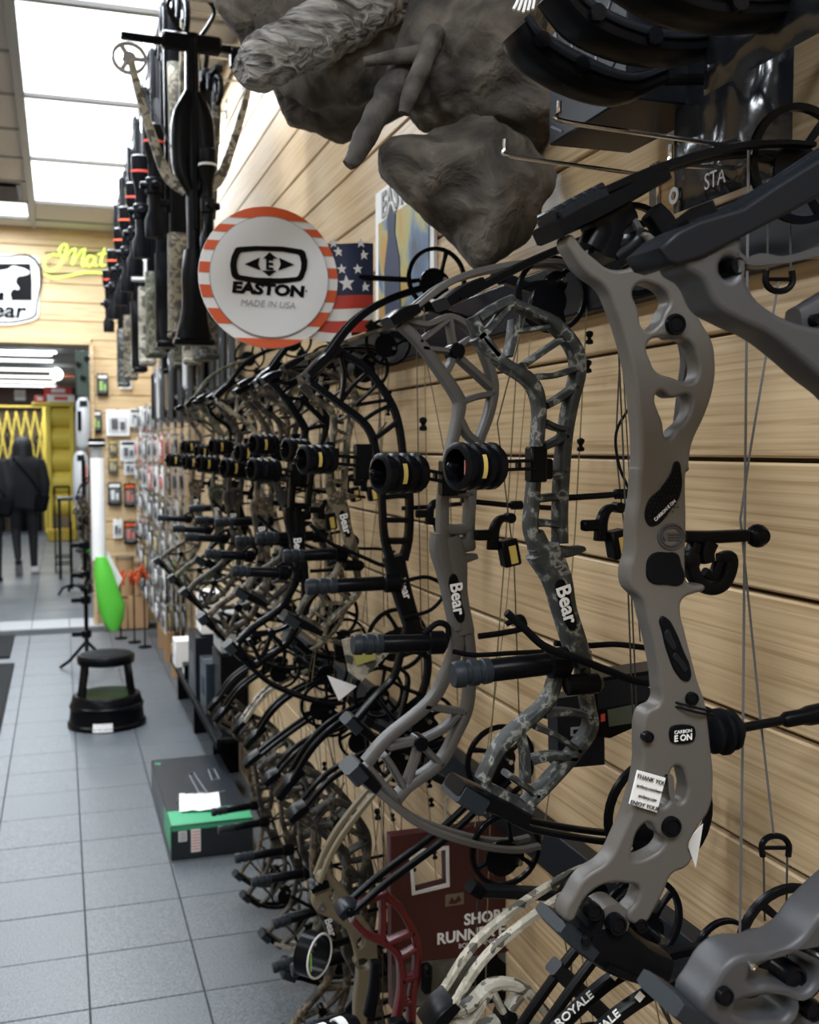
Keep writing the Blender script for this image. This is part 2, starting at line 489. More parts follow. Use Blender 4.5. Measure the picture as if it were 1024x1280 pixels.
m = MB(); m.box((DX1 + .005, ENDY + .03, DZ / 2), (0.03, 0.24, DZ), bev=.002); m.box(((DX0 + DX1) / 2, ENDY + .03, DZ + .012), (DX1 - DX0, 0.24, 0.05), bev=.002); struct(m.build('trim_1', M_WOOD_END))
# ---- ceiling: T-bar grid, tiles
m = MB(); m.box(((X_BACK + .86) / 2, (Y_NEAR + ENDY) / 2, CEIL + .10), (.86 - X_BACK, ENDY - Y_NEAR, .04)); ceil = struct(m.build('ceiling', M_CEIL))
GX = [TROFFER_X - .315 - .63 * k for k in range(7, -1, -1)] + [TROFFER_X + .315, .78]
GY = [8.445 - .63 * k for k in range(18, -1, -1)] + [9.06, ENDY]
taken = set()
for tx, ty in TROFFERS:
    for i in range(len(GX) - 1):
        for j in range(len(GY) - 1):
            if GX[i] - .02 < tx - .31 and tx + .31 < GX[i + 1] + .3 and abs((GX[i] + GX[i + 1]) / 2 - tx) < .32 and abs((GY[j] + GY[j + 1]) / 2 - ty) < .6: taken.add((i, j))
LIGHT2 = (GX.index(TROFFER_X - .315) - 1, len(GY) - 3)
for i in range(len(GX) - 1):
    for j in range(len(GY) - 1):
        if (i, j) in taken or (i, j) == LIGHT2: continue
        a, c, d, e = GX[i], GX[i + 1], GY[j], GY[j + 1]
        b = MB(); b.box(((a + c) / 2, (d + e) / 2, CEIL + .012), (c - a - .012, e - d - .012, .02)); b.build('ceiling_tile', M_CEIL, ceil, smooth=0)
for gx in GX[:-1]:
    b = MB(); b.box((gx, (Y_NEAR + ENDY) / 2, CEIL - .004), (.034, ENDY - Y_NEAR, .02)); b.build('grid_bar', M_TBAR, ceil, smooth=0)
for j, gy in enumerate(GY[:-1]):
    b = MB()
    for i in range(len(GX) - 1):
        if j > 0 and (i, j) in taken and (i, j - 1) in taken and any(abs(gy - ty) < .3 and abs((GX[i] + GX[i + 1]) / 2 - tx) < .32 for tx, ty in TROFFERS): continue
        b.box(((GX[i] + GX[i + 1]) / 2, gy, CEIL - .003), (GX[i + 1] - GX[i] - .03, .02, .016))
    b.build('grid_bar', M_TBAR, ceil, smooth=0)
# ---- troffers
where = ['bright ceiling light panel furthest along the aisle, above the green script sign', 'bright ceiling light panel second along the aisle from the end wall', 'bright ceiling light panel third along the aisle from the end wall', 'bright ceiling light panel fourth along the aisle from the end wall',
         'ceiling light panel over the next aisle, nearest', 'ceiling light panel over the next aisle, second', 'ceiling light panel over the next aisle, third', 'ceiling light panel over the next aisle, deepest', 'ceiling light panel behind the viewer']
def troffer(tx, ty, sx, sy, label):
    t = thing('ceiling_light', label, 'light', (tx, ty, CEIL - .01), 'aisle ceiling lights')
    b = MB()
    for s in (-1, 1):
        b.box((tx + s * (sx / 2 - .012), ty, CEIL + .002), (.024, sy, .02)); b.box((tx, ty + s * (sy / 2 - .006), CEIL + .002), (sx, .012, .02))
    b.build('frame', M_TBAR, t, smooth=0)
    b = MB(); b.box((tx, ty, CEIL + .02), (sx - .04, sy - .02, .01)); b.build('diffuser', M_DIFF, t, smooth=0)
for (tx, ty), lb in zip(TROFFERS, where): troffer(tx, ty, .62, 1.25, lb)
i, j = LIGHT2
troffer((GX[i] + GX[i + 1]) / 2, (GY[j] + GY[j + 1]) / 2, .61, .6, 'small square ceiling light beside the air vent at the left edge')
area('square_light', ((GX[i] + GX[i + 1]) / 2, (GY[j] + GY[j + 1]) / 2, CEIL - .03), .55, .55, 22)
# air vent next to it
t = thing('air_vent', 'dark louvred ceiling air vent at the left edge', 'vent', ((GX[i] + GX[i + 1]) / 2, (GY[j] + GY[j - 1]) / 2, CEIL - .01))
vx, vy, _ = t.location
b = MB(); b.box((vx, vy, CEIL - .003), (.52, .5, .012)); b.build('vent_plate', M_DKGREY, t, smooth=0)
for k in range(6):
    b = MB(); b.box((vx, vy - .2 + k * .08, CEIL - .018), (.46, .05, .006), (.6, 0, 0)); b.build('louvre', M_TBAR, t, smooth=0)
# ---- walls the camera does not see (they close the shop)
m = MB(); m.box((X_BACK - .05, (Y_NEAR + ENDY) / 2, CEIL / 2), (.1, ENDY - Y_NEAR, CEIL)); struct(m.build('wall_left', M_WOOD_END, smooth=0))
m = MB(); m.box(((X_BACK + .86) / 2, Y_NEAR - .05, CEIL / 2), (.86 - X_BACK, .1, CEIL)); struct(m.build('wall_back', M_WOOD_END, smooth=0))

# ================================================================ the room beyond the opening
M_FTILE = ramp_mat('far_floor_tile', [(.3, (.10, .115, .13)), (.7, (.17, .185, .20))], scale=2.2, detail=3, rough=.34, rand=True)
FZ, FY1, FX0, FX1 = 2.66, 21.5, -5.2, 2.4
m = MB(); m.box(((FX0 + FX1) / 2, (9.75 + FY1) / 2, -.05), (FX1 - FX0, FY1 - 9.75, .09)); ff = struct(m.build('floor_far', M_GROUT, smooth=0))
for i in range(-3, 3):
    for j in range(19):
        b = MB(); b.box((-.26 + (i + .5) * .61, 9.75 + (j + .5) * .615, -.003), (.604, .609, .012)); b.build('tile', M_FTILE, ff, smooth=0)
b = MB()
for i in list(range(-8, -3)) + [3]:
    for j in range(19):
        b.box((-.26 + (i + .5) * .61, 9.75 + (j + .5) * .615, -.003), (.604, .609, .012))
b.build('tile_field', M_FTILE, ff, smooth=0, kind='stuff')
M_FCEIL = mat('far_ceiling', (.42, .42, .41), .95)
m = MB(); m.box(((FX0 + FX1) / 2, (ENDY + .16 + FY1) / 2, FZ + .07), (FX1 - FX0, FY1 - ENDY - .16, .1)); fc = struct(m.build('ceiling_far', M_FCEIL, smooth=0))
for k in range(9):
    b = MB(); b.box(((FX0 + FX1) / 2, 10.6 + 1.22 * k, FZ + .015), (FX1 - FX0, .03, .015)); b.build('grid_bar', M_TBAR, fc, smooth=0)
for k in range(6):
    b = MB(); b.box((-2.2 + .61 * k, 15.5, FZ + .012), (.03, 11.5, .015)); b.build('grid_bar', M_TBAR, fc, smooth=0)
M_FWALL = mat('far_wall_tan', (.42, .33, .19), .7)
M_BROWN = mat('brown_header', (.075, .035, .028), .6)
m = MB(); m.box(((FX0 + FX1) / 2, FY1 + .05, FZ / 2), (FX1 - FX0, .1, FZ)); wf = struct(m.build('wall_far', M_FWALL, smooth=0))
b = MB(); b.box(((FX0 + FX1) / 2, FY1 - .04, 2.42), (FX1 - FX0, .08, .44)); b.build('header_board', M_BROWN, wf, smooth=0)
for nm, x in (('wall_far_left', FX0), ('wall_far_right', FX1)):
    m = MB(); m.box((x, (ENDY + .16 + FY1) / 2, FZ / 2), (.1, FY1 - ENDY - .16, FZ)); struct(m.build(nm, M_FWALL, smooth=0))
# fluorescent strips
M_TUBE = mat('fluorescent_strip', (.9, .9, .9), .5, emit=(.95, .98, 1.0), estr=2.0)
names = ['nearest', 'second', 'third', 'fourth', 'fifth', 'furthest']
for k, v in enumerate((443.5, 451.5, 463, 471.5, 478, 483)):
    p = at_z(65 + k, v, FZ - .03)
    t = thing('strip_light', '%s of the six fluorescent strip lights in the room beyond' % names[k], 'light', (p.x - 1.1, p.y, FZ), 'far strip lights')
    b = MB(); b.box((p.x - 1.1, p.y, FZ - .005), (2.3, .2, .03)); b.build('fixture', M_WHITE, t, smooth=0)
    b = MB(); b.box((p.x - 1.1, p.y, FZ - .03), (2.2, .15, .03), bev=.01); b.build('lamp_tube', M_TUBE, t, smooth=0)
# small bright bulb fitting
p = at_z(71, 468, FZ - .1)
t = thing('bulb_light', 'small round bulb light at the end of the strip lights', 'light', p)
b = MB(); b.cyl(p + Vector((0, 0, .11)), p + Vector((0, 0, .04)), .05); b.build('lamp_holder', M_WHITE, t); b = MB(); b.ball(p, .09); b.build('bulb', M_TUBE, t)
# white notice on the header
p = at_y(25, 494, FY1 - .1)
t = thing('notice', 'small white notice on the brown board in the room beyond', 'notice', p)
b = MB(); b.box(p, (.20, .012, .20), bev=.01); b.build('notice_sheet', M_PAPER, t)
for dx in (-.045, .045):
    b = MB(); b.lathe(p + Vector((dx, -.008, 0)), (0, 1, 0), [(0, .025), (0, .042), (.003, .042), (.003, .025)], n=14, closed=True); b.build('emblem_ring', M_TBAR, t)
# yellow upright rack with curved panels
M_YDK = mat('dark_yellow_panel', (.40, .28, .03), .7)  # darker yellow for the kick board of the rack
pb = at_y(62, 600, 18.2); px1 = at_y(91, 600, 18.2)
t = thing('yellow_rack', 'tall yellow rack with bowed panels in the room beyond', 'rack', ((pb.x + px1.x) / 2, 18.2, 0))
cx, wd = (pb.x + px1.x) / 2, px1.x - pb.x
for s in (-1, 1):
    b = MB(); b.box((cx + s * wd / 2, 18.2, 1.12), (.07, .3, 2.24), bev=.01); b.build('upright', M_YELP, t)
for k in range(5):
    z0 = .40 + k * .36
    b = MB(); pts = [(cx - wd / 2, 18.2 - .1 * math.sin(PI * q / 8.), z0 + .355 * q / 8.) for q in range(9)]
    b.add(pts + [(x + wd, y, z) for x, y, z in pts] + [(x, 18.34, z) for x, y, z in pts] + [(x + wd, 18.34, z) for x, y, z in pts],
          [(q, q + 1, 10 + q, 9 + q) for q in range(8)] + [(18 + q, 27 + q, 28 + q, 19 + q) for q in range(8)] + [(0, 9, 27, 18), (8, 26, 35, 17)] + [(q, 18 + q, 19 + q, q + 1) for q in range(8)] + [(9 + q, 10 + q, 28 + q, 27 + q) for q in range(8)])
    b.build('panel', M_YELP, t, smooth=60)
b = MB(); b.box((cx - .1, 18.2, 2.2), (wd + .3, .34, .06), bev=.01); b.build('top_board', M_YELP, t)
b = MB(); b.box((cx, 18.15, .1), (wd + .1, .4, .2), bev=.02); b.build('kick_board', M_YDK, t)
for k, (mt, lb, dz, dxx) in enumerate(((M_PAPER, 'white box under the red box on top of the yellow rack', 0, .02), (M_REDP, 'red box on the white box on top of the yellow rack', .125, -.02), (M_REDP, 'small red box at the left end of the yellow rack top', 0, -.30))):
    sz = (.42, .25, .12) if k < 2 else (.16, .2, .1)
    t = thing('carton', lb, 'box', (cx + dxx, 18.18, 2.23 + dz), 'cartons on the yellow rack')
    b = MB(); b.box((cx + dxx, 18.18, 2.235 + dz + sz[2] / 2), sz, bev=.006); b.build('box_body', mt, t)
    b = MB(); b.box((cx + dxx, 18.18 - sz[1] / 2, 2.235 + dz + sz[2] / 2), (sz[0] * .5, .004, sz[2] * .5)); b.build('box_label', M_PAPER if k else M_REDP, t)
# yellow scissor gate
GYY = 19.2
ga, gb = at_y(-14, 560, GYY), at_y(56, 560, GYY)
t = thing('scissor_gate', 'yellow folding scissor gate of crossed bars in the room beyond', 'gate', ((ga.x + gb.x) / 2, GYY, 0))
zb, zt = .35, 2.12
n = 6; stp = (gb.x - ga.x) / n
for k in range(n + 1):
    for s in (-1, 1):
        x0 = ga.x + k * stp; 
        for q in range(2):
            z0, z1 = zb + (zt - zb) * q / 2., zb + (zt - zb) * (q + 1) / 2.
            xs, xe = (x0, x0 + s * stp) if q == 0 else (x0 + s * stp, x0)
            if min(xs, xe) < ga.x - .01 or max(xs, xe) > gb.x + .01: continue
            b = MB(); b.sweep([(xs, GYY + s * .012, z0), (xe, GYY + s * .012, z1)], .026, .012, n=1, k=8); b.build('gate_bar', M_YELP, t)
for x in (ga.x, gb.x):
    b = MB(); b.box((x, GYY, 1.15), (.05, .06, 2.2), bev=.008); b.build('gate_post', M_YELP, t)
b = MB(); b.box(((ga.x + gb.x) / 2, GYY, 2.2), (gb.x - ga.x, .05, .035), bev=.008); b.build('top_rail', M_YELP, t)
# dark stock standing behind the gate
for k in range(6):
    x = ga.x + .12 + k * (gb.x - ga.x - .2) / 5.5; hgt = [1.5, 1.72, 1.35, 1.66, 1.45, 1.6][k]
    t = thing('display_bag', 'dark bagged stock behind the yellow gate, %s from the left edge' % ['first', 'second', 'third', 'fourth', 'fifth', 'sixth'][k], 'bag', (x, 20.3, .0), 'stock behind the gate')
    b = MB(); b.lathe((x, 20.3, 0), (0, 0, 1), [(0.0, .05), (.05, .058), (hgt * .5, .06), (hgt * .85, .055), (hgt, .03)], n=10); b.build('bag_body', [M_BLACK, M_CAMO_B, M_DKGREY][k % 3], t)
    b = MB(); b.tube(catmull([(x - .05, 20.3, hgt - .02), (x, 20.3, hgt + .12), (x + .05, 20.3, hgt - .02)], 4), .012, 6); b.build('bag_handle', M_RUBBER, t)
# ================================================================ compound bows
YV = Vector((0, 1, 0))
class Bow:
    def __init__(s, label, Y, name='compound_bow', group='compound bows on the wall rack', anchor=(600, 700)):
        s.Y = Y; a = at_y(anchor[0], anchor[1], Y)
        s.root = thing(name, label, 'bow', (round(a.x, 3), Y, round(a.z, 3)), group)
        s.k = pxs(Y)
    def p(s, u, v, dy=0.0): return at_y(u, v, s.Y) + Vector((0, dy, 0))
    def P(s, pts, dy=0.0): return [s.p(q[0], q[1], dy) for q in pts]
    def net(s, struts, m, depth, name='riser'):
        b = MB()
        for st in struts:
            pts, wd = st[0], st[1]; d = st[2] if len(st) > 2 else depth
            ww = [x * s.k for x in wd] if isinstance(wd, (list, tuple)) else wd * s.k
            b.sweep(s.P(pts), ww, d)
        return b.build(name, m, s.root)
    def plate(s, name, loops, m, thick, bev=.005, parent=None, yn=None, smooth_loops=True, res=5):
        yn = s.Y - thick / 2 if yn is None else yn
        L = []
        for lp in loops:
            q = [at_y(u, v, yn) for u, v in lp]; L.append([(w_.x, w_.z) for w_ in q])
        return curve_part(name, L, ((0, yn + thick / 2, 0), (1, 0, 0), (0, 0, 1)), thick, m, parent or s.root, bev, smooth_loops, res)
    def limbs(s, path, tk, m, sep=.018, blade=.013, name='limb'):
        out = []
        for q in (-1, 1):
            b = MB(); b.sweep(s.P(path, q * sep), [x * s.k for x in tk] if isinstance(tk, (list, tuple)) else tk * s.k, blade, n=6, k=8, e=.4)
            out.append(b.build(name, m, s.root))
        return out
    def pocket(s, pts, w, m, depth=.052, name='limb_pocket', cap=None, capm=None, bolts=()):
        b = MB(); b.sweep(s.P(pts), [x * s.k for x in w] if isinstance(w, (list, tuple)) else w * s.k, depth, n=3, k=8, e=.35)
        o = b.build(name, m, s.root, smooth=30)
        if cap:
            c = MB(); c.sweep(s.P(cap[0]), cap[1] * s.k, depth * 1.15, n=1, k=8, e=.35); c.build('pocket_cap', capm or M_SLATE, o, smooth=30)
        for u, v, r in bolts:
            c = MB(); q = s.p(u, v, -depth / 2); c.lathe(q - YV * .004, YV, [(0, r * s.k * .6), (0, r * s.k), (.008, r * s.k)], n=12); c.build('bolt', M_BLACKM, o)
        return o
    def cam(s, u, v, r, m=None, ecc=(.25, -.2), ph=.4, th=.007, dy=0.0):
        m = m or M_BLACKM; c = s.p(u, v, dy); R = r * s.k
        b = MB(); b.lathe(c - YV * th / 2, YV, [(0, R * .88), (0, R), (th * .3, R * .97), (th * .7, R * .97), (th, R), (th, R * .88)], n=36, closed=True)
        h = c + Vector((ecc[0] * R, 0, ecc[1] * R))
        for q in range(3):
            an = ph + q * 2.1; e = c + Vector((math.cos(an) * R * .93, 0, math.sin(an) * R * .93))
            b.sweep([h, h.lerp(e, .5) + Vector((0, 0, .06 * R)), e], [R * .2, R * .12, R * .16], th, n=4, k=8)
        b.lathe(h - YV * th * .8, YV, [(0, R * .10), (0, R * .30), (th * 1.6, R * .30), (th * 1.6, R * .10)], n=18, closed=True)
        o = b.build('cam', m, s.root)
        b = MB(); mc = c + Vector((-.12 * R, 0, -.18 * R)) - YV * th * 1.1
        b.lathe(mc, YV, [(0, 0.02 * R), (0, R * .48), (th * .5, R * .50), (th, R * .48), (th, .02 * R)], n=22); b.build('cam_module', m, o)
        b = MB(); b.cyl(h - YV * .030, h + YV * .030, .0042, n=10); b.build('axle', M_STEEL, o)
        return o
    def string(s, pts, m, r=.0012, dy=0.0, name='bowstring'):
        b = MB(); b.tube(s.P(pts, dy), r, 6); return b.build(name, m, s.root)
    def nubs(s, pts, dy=0.0):
        for u, v in pts:
            b = MB(); c = s.p(u, v, dy); k = s.k
            b.lathe(c + Vector((0, 0, -9 * k)), (0, 0, 1), [(0, 1.5 * k), (1 * k, 5 * k), (5 * k, 5 * k), (7 * k, 2.5 * k), (9 * k, 2.5 * k), (12 * k, 5 * k), (16 * k, 5 * k), (18 * k, 1.5 * k)], n=10)
            b.build('string_silencer', M_RUBBER, s.root)
    def sight(s, u, v, hw, hh, bar_to, dy=-.035, mount=True, label_col=None):
        k = s.k; c = s.p(u, v, dy); R = hh * k; L = hw * 2 * k
        ax = Vector((1, .30, 0)).normalized()
        prof = []
        n = 4
        for q in range(n):
            a = L * q / n; d = L / n
            prof += [(a + d * .06, R * .86), (a + d * .18, R), (a + d * .62, R), (a + d * .75, R * .86)]
        prof += [(L, R * .86), (L, R * .68), (0, R * .72)]
        b = MB(); b.lathe(c - ax * L / 2, ax, prof, n=22, closed=True)
        o = b.build('sight_housing', M_BLACKM, s.root)
        b = MB(); 
        for q in range(4):
            z = -R * .5 + q * R * .25
            b.cyl(c + Vector((-L * .2, 0, R * -.7)), c + Vector((-L * .22, -.0, z)), .0011, n=6)
        b.build('sight_pins', M_PINK, o)
        b = MB()
        side = Vector((.30, -1, 0)).normalized()
        for q in range(6):
            an = -.62 + 1.24 * q / 5.
            pass
        arc = [c - ax * (L * .12) + (side * math.cos(a_) + Vector((0, 0, 1)) * math.sin(a_)) * (R * 1.015) for a_ in [-.5 + 1.0 * q / 8. for q in range(9)]]
        vs = []
        for q in arc: vs += [q - ax * L * .05, q + ax * L * .05]
        b.add(vs, [(2 * q, 2 * q + 1, 2 * q + 3, 2 * q + 2) for q in range(8)]); b.build('sight_tag', label_col or M_YELLOW, o, smooth=60)
        b = MB(); e = s.p(*bar_to, dy)
        q0 = c + Vector((L * .45, 0, 0))
        for dz in (-5 * k, 5 * k): b.sweep([q0 + Vector((0, 0, dz)), e + Vector((0, 0, dz))], 4.5 * k, .008, n=1, k=8)
        b.box(q0, (5 * k, .012, 20 * k)); b.box(q0.lerp(e, .55), (4 * k, .009, 12 * k)); b.build('sight_bar', M_BLACKM, s.root)
        if mount:
            b = MB(); b.box(e + Vector((5 * k, .008, 0)), (22 * k, .020, 44 * k), bev=.002); b.box(e + Vector((22 * k, .02, -6 * k)), (20 * k, .014, 26 * k), bev=.002); b.build('sight_mount', M_BLACK, s.root)
        b = MB(); b.ball(c - ax * L * .62 + Vector((0, 0, 0)), 5 * k, 10); b.cyl(c - ax * L * .62, c - ax * L * .45, 3 * k, n=8); b.build('sight_knob', M_BLACK, o)
    def stabilizer(s, tip, base, r, dy=-.012, m=None, ring=None):
        a, b_ = s.p(*tip, dy), s.p(*base, dy); ax = b_ - a; L = ax.length; k = s.k; r = r * k
        b = MB(); b.lathe(a, ax, [(L * .30, r * .80), (L * .31, r * .86), (L * .92, r * .86), (L * .94, r * .7), (L, r * .7)], n=18); o = b.build('stabilizer', m or M_BLACK, s.root)
        b = MB(); b.lathe(a, ax, [(0, r * .5), (0, r * .88), (L * .03, r), (L * .09, r), (L * .10, r * .85), (L * .13, r * .85), (L * .14, r), (L * .20, r), (L * .21, r * .88), (L * .24, r * .88), (L * .25, r * .98), (L * .31, r * .92)], n=18); b.build('rubber_end', M_SLATE, o)
        b = MB(); b.lathe(a, ax, [(L * .80, r * .9), (L * .82, r * 1.15), (L * .97, r * 1.15), (L, r * .8)], n=18); b.build('mount_collar', ring or M_BLACK, o)
    def rest(s, u, v, sc=1.0, dy=-.03):
        k = s.k * sc; c = s.p(u, v, dy)
        b = MB(); b.box(c + Vector((-14 * k, 0, 6 * k)), (24 * k, .012, 14 * k), bev=.002); b.sweep([c + Vector((0, 0, -14 * k)), c + Vector((2 * k, 0, 12 * k)), c + Vector((10 * k, 0, 26 * k)), c + Vector((24 * k, 0, 28 * k))], [16 * k, 14 * k, 11 * k, 9 * k], .014, n=4, k=8)
        b.cyl(c + Vector((24 * k, -.008, 28 * k)), c + Vector((24 * k, .008, 28 * k)), 7 * k)
        o = b.build('arrow_rest', M_BLACK, s.root)
        R = Euler((0, -.2, 0)).to_matrix()
        b = MB(); b.box(c + Vector((22 * k, -.004, -18 * k)), (24 * k, .022, 36 * k), R, bev=.002); b.build('rest_housing', M_BLACK, o)
        b = MB(); b.box(c + Vector((24 * k, -.0155, -20 * k)), (10 * k, .001, 24 * k), R); b.build('rest_tag', M_YELLOW, o)
    def rod(s, pts, r, m=None, dy=.012, name='cable_rod', knob=None):
        b = MB(); b.tube(s.P(pts, dy), r * s.k, 10); o = b.build(name, m or M_BLACKM, s.root)
        if knob:
            u, v, q = knob; b = MB(); c = s.p(u, v, dy); b.lathe(c - Vector((q * 1.4 * s.k, 0, 0)), (1, 0, 0), [(0, q * .7 * s.k), (.15 * q * s.k, q * s.k), (2.6 * q * s.k, q * s.k), (2.8 * q * s.k, q * .7 * s.k)], n=12); b.build('cable_slide', M_BLACK, o)
        return o
    def sling(s, pts, r, m=None, dy=-.02, name='wrist_sling'):
        b = MB(); b.tube(catmull(s.P(pts, dy), 6), r * s.k, 8); return b.build(name, m or M_RUBBER, s.root)
    def disc(s, name, u, v, r, m, yn, th=.006, parent=None, n=24):
        c = at_y(u, v, yn); R = r * (yn * math.cos(YAW) + c.x * math.sin(YAW)) / FPX
        b = MB(); b.lathe(c - YV * th * .5, YV, [(0, R * .62), (th * .15, R * .66), (-th * .1, R * .72), (-th * .1, R * .92), (th * .2, R), (th, R)], n=n)
        return b.build(name, m, parent or s.root)

C4 = lambda pts: crop(pts, 680, 180, 2.977)
C5 = lambda pts: crop(pts, 720, 560, 3.368)
C6 = lambda pts: crop(pts, 680, 840, 2.91)
C1 = lambda pts: crop(pts, 480, 300, 3.012)
C2 = lambda pts: crop(pts, 420, 640, 2.327)
CB = lambda pts: crop(pts, 820, 980, 4.2667)
C7 = lambda pts: crop(pts, 280, 1060, 3.657)

# ---------------------------------------------------------------- nearest hero: grey carbon bow
B1 = Bow('warm grey carbon bow with rounded cut-outs and a white paper tag, largest in view', .875, anchor=(800, 700))
YN1 = .855
left = C4([(84, 350), (112, 420), (160, 482), (228, 535), (268, 620), (308, 740), (335, 860), (350, 980), (360, 1100), (358, 1200)]) + \
       C5([(268, 90), (262, 200), (246, 300), (241, 440), (222, 520), (230, 585), (280, 645), (300, 720), (335, 860), (355, 1000), (352, 1075), (302, 1108)]) + \
       C6([(366, 165), (358, 250), (358, 335), (330, 470), (275, 610), (232, 688), (150, 748), (108, 812), (75, 880), (82, 908), (108, 908)])
arch = C6([(128, 872), (152, 828), (200, 786), (250, 770), (300, 772), (346, 786), (340, 832), (304, 890), (320, 915), (372, 915)])
right = C6([(405, 865), (440, 800), (470, 738), (520, 712), (541, 682), (530, 640), (562, 570), (605, 502), (620, 400), (611, 280), (597, 160)]) + \
        C5([(545, 1060), (520, 990), (490, 880), (460, 760), (446, 700), (452, 642), (500, 615), (545, 598), (546, 580), (500, 578), (472, 560), (465, 500), (468, 340), (470, 100)]) + \
        C4([(540, 1220), (545, 1170), (557, 1110), (602, 1010), (636, 900), (641, 800), (630, 735), (600, 680), (540, 580), (490, 500), (450, 425), (402, 330), (372, 333)])
top = C4([(388, 360), (402, 398), (362, 440), (300, 465), (240, 460), (196, 428), (150, 388), (118, 346), (100, 335)])
holes = [C4([(338, 536), (420, 526), (468, 580), (448, 628), (430, 668), (378, 690), (356, 620)]),
         C4([(388, 745), (440, 716), (500, 722), (548, 742), (570, 790), (576, 850), (556, 884), (480, 868), (422, 845), (400, 806)]),
         C4([(428, 922), (480, 944), (545, 938), (548, 985), (522, 1035), (495, 1060), (464, 1096), (446, 1040)]),
         C6([(468, 356), (490, 344), (520, 398), (521, 440), (500, 476), (476, 460), (465, 400)]),
         C6([(324, 680), (326, 640), (350, 572), (384, 550), (416, 590), (440, 612), (428, 642), (390, 670), (346, 685)]),
         C6([(428, 440), (452, 384), (462, 420), (460, 470), (430, 492), (415, 478)])]
rs = B1.plate('riser', [left + arch + right + top] + holes, M_GREY, .022, bev=.0036, yn=YN1, res=6)
# rear web seen through the upper cut-outs
b = MB(); b.sweep([at_y(u, v, YN1 + .05) for u, v in C4([(520, 700), (545, 800), (530, 900), (505, 1060)])], [.016, .020, .017, .012], .012, n=4); b.build('rear_web', M_GREYD, rs)
YF = YN1 - .001
for u, v, r in (C4([(488, 672)])[0] + (13.5,), C6([(462, 562)])[0] + (13.5,), C6([(376, 235)])[0] + (7.5,), C5([(486, 1054)])[0] + (8.5,)):
    B1.disc('bolt', u, v, r, M_BLACKM, YF, th=.007, parent=rs)
B1.plate('boss', [C4([(445, 672), (450, 640), (480, 618), (515, 625), (535, 660), (528, 705), (500, 725), (462, 715)])], M_GREY, .02, .004, rs, YN1 + .002)
# knurled inlay with lettering, emblem, pads
inl = B1.plate('knurled_inlay', [C5([(428, 55), (446, 100), (440, 200), (402, 260), (332, 330), (305, 322), (302, 232), (362, 168), (400, 110)])], M_BLACK, .003, .001, rs, YF - .0005)
kb = MB()
for i in range(9):
    for j in range(14):
        x, y = 310 + i * 15 + (j % 2) * 7, 70 + j * 18
        if (x - 302) + (y - 150) * .75 > 118 + 0 and y > 150 and x > 0 and (x + y) < 700:
            pass
        if x < 436 and y > 232 - (x - 302) * 1.32 and y < 318 - max(0, x - 335) * .62 and x > 308:
            c = at_y(*C5([(x, y)])[0], YF - .001); kb.ball(c, .00085, 6)
kb.build('knurl', M_DKGREY, inl, kind='stuff')
a, c = at_y(*C5([(325, 312)])[0], YF - .0016), at_y(*C5([(425, 215)])[0], YF - .0016)
dx = (c - a).normalized(); dyv = Vector((-dx.z, 0, dx.x))
lettering('CARBON E ON', (a + c) / 2, dx, dyv, .0043, M_PAPER, inl, sx=.95)
e0 = C5([(403, 373)])[0]; ce = at_y(*e0, YF); k1 = (ce - at_y(e0[0] + 1, e0[1], YF)).length
em = MB()
def ring_ell(mb, c, rx, rz, tr, n=28):
    mb.tube([c + Vector((math.cos(2 * PI * q / n) * rx, 0, math.sin(2 * PI * q / n) * rz)) for q in range(n)], tr, 6, closed=True)
ring_ell(em, ce, 16 * k1, 13.5 * k1, .0011); ring_ell(em, ce, 12.5 * k1, 10.3 * k1, .0007)
for dz in (-3.2, 0, 3.2): em.sweep([ce + Vector((-4 * k1, 0, dz * k1)), ce + Vector((10 * k1, 0, dz * k1))], 2.0 * k1, .0016, n=1, k=8)
em.sweep([ce + Vector((-7 * k1, 0, -4 * k1)), ce + Vector((-9 * k1, 0, 0)), ce + Vector((-7 * k1, 0, 4 * k1))], 3 * k1, .0016, k=8)
em.build('emblem', M_GREYD, rs)
B1.plate('shelf_pad', [C5([(300, 510), (306, 470), (330, 444), (390, 440), (430, 446), (446, 490), (460, 545), (450, 572), (380, 576), (325, 570), (304, 548)])], M_RUBBER, .004, .0012, rs, YF - .001)
gi = B1.plate('grip_inlay', [C5([(362, 712), (385, 715), (420, 765), (455, 850), (486, 930), (484, 975), (466, 984), (430, 955), (395, 880), (368, 780)])], M_BLACK, .004, .0015, rs, YF - .0012)
B1.plate('grip_relief', [C5([(385, 765), (410, 800), (420, 850), (400, 840)])], M_DKGREY, .004, .001, gi, YF - .0025)
B1.plate('grip_relief', [C5([(415, 865), (440, 880), (465, 945), (440, 920)])], M_DKGREY, .004, .001, gi, YF - .0025)
pl = B1.plate('name_plate', [C6([(463, 205), (470, 198), (543, 197), (550, 204), (549, 248), (542, 255), (470, 259), (463, 252)])], M_BLACK, .003, .0008, rs, YF - .001)
pc = at_y(*C6([(507, 217)])[0], YF - .0018); lettering('CARBON', pc, (1, 0, .03), (0, 0, 1), .0046, M_PAPER, pl)
pc = at_y(*C6([(507, 240)])[0], YF - .0018); lettering('E ON', pc, (1, 0, .03), (0, 0, 1), .0082, M_PAPER, pl, bold=.0002)
b = MB(); n = 20
c0 = at_y(*C6([(505, 125)])[0], YN1 + .018)
for q in range(2): 
    b.tube([c0 + Vector((math.cos(2 * PI * i / n) * .0285, math.sin(2 * PI * i / n) * .024, -math.cos(2 * PI * i / n) * .008 + q * .004)) for i in range(n)], .0011, 6, closed=True)
b.build('cord_tie', M_RUBBER, B1.root)
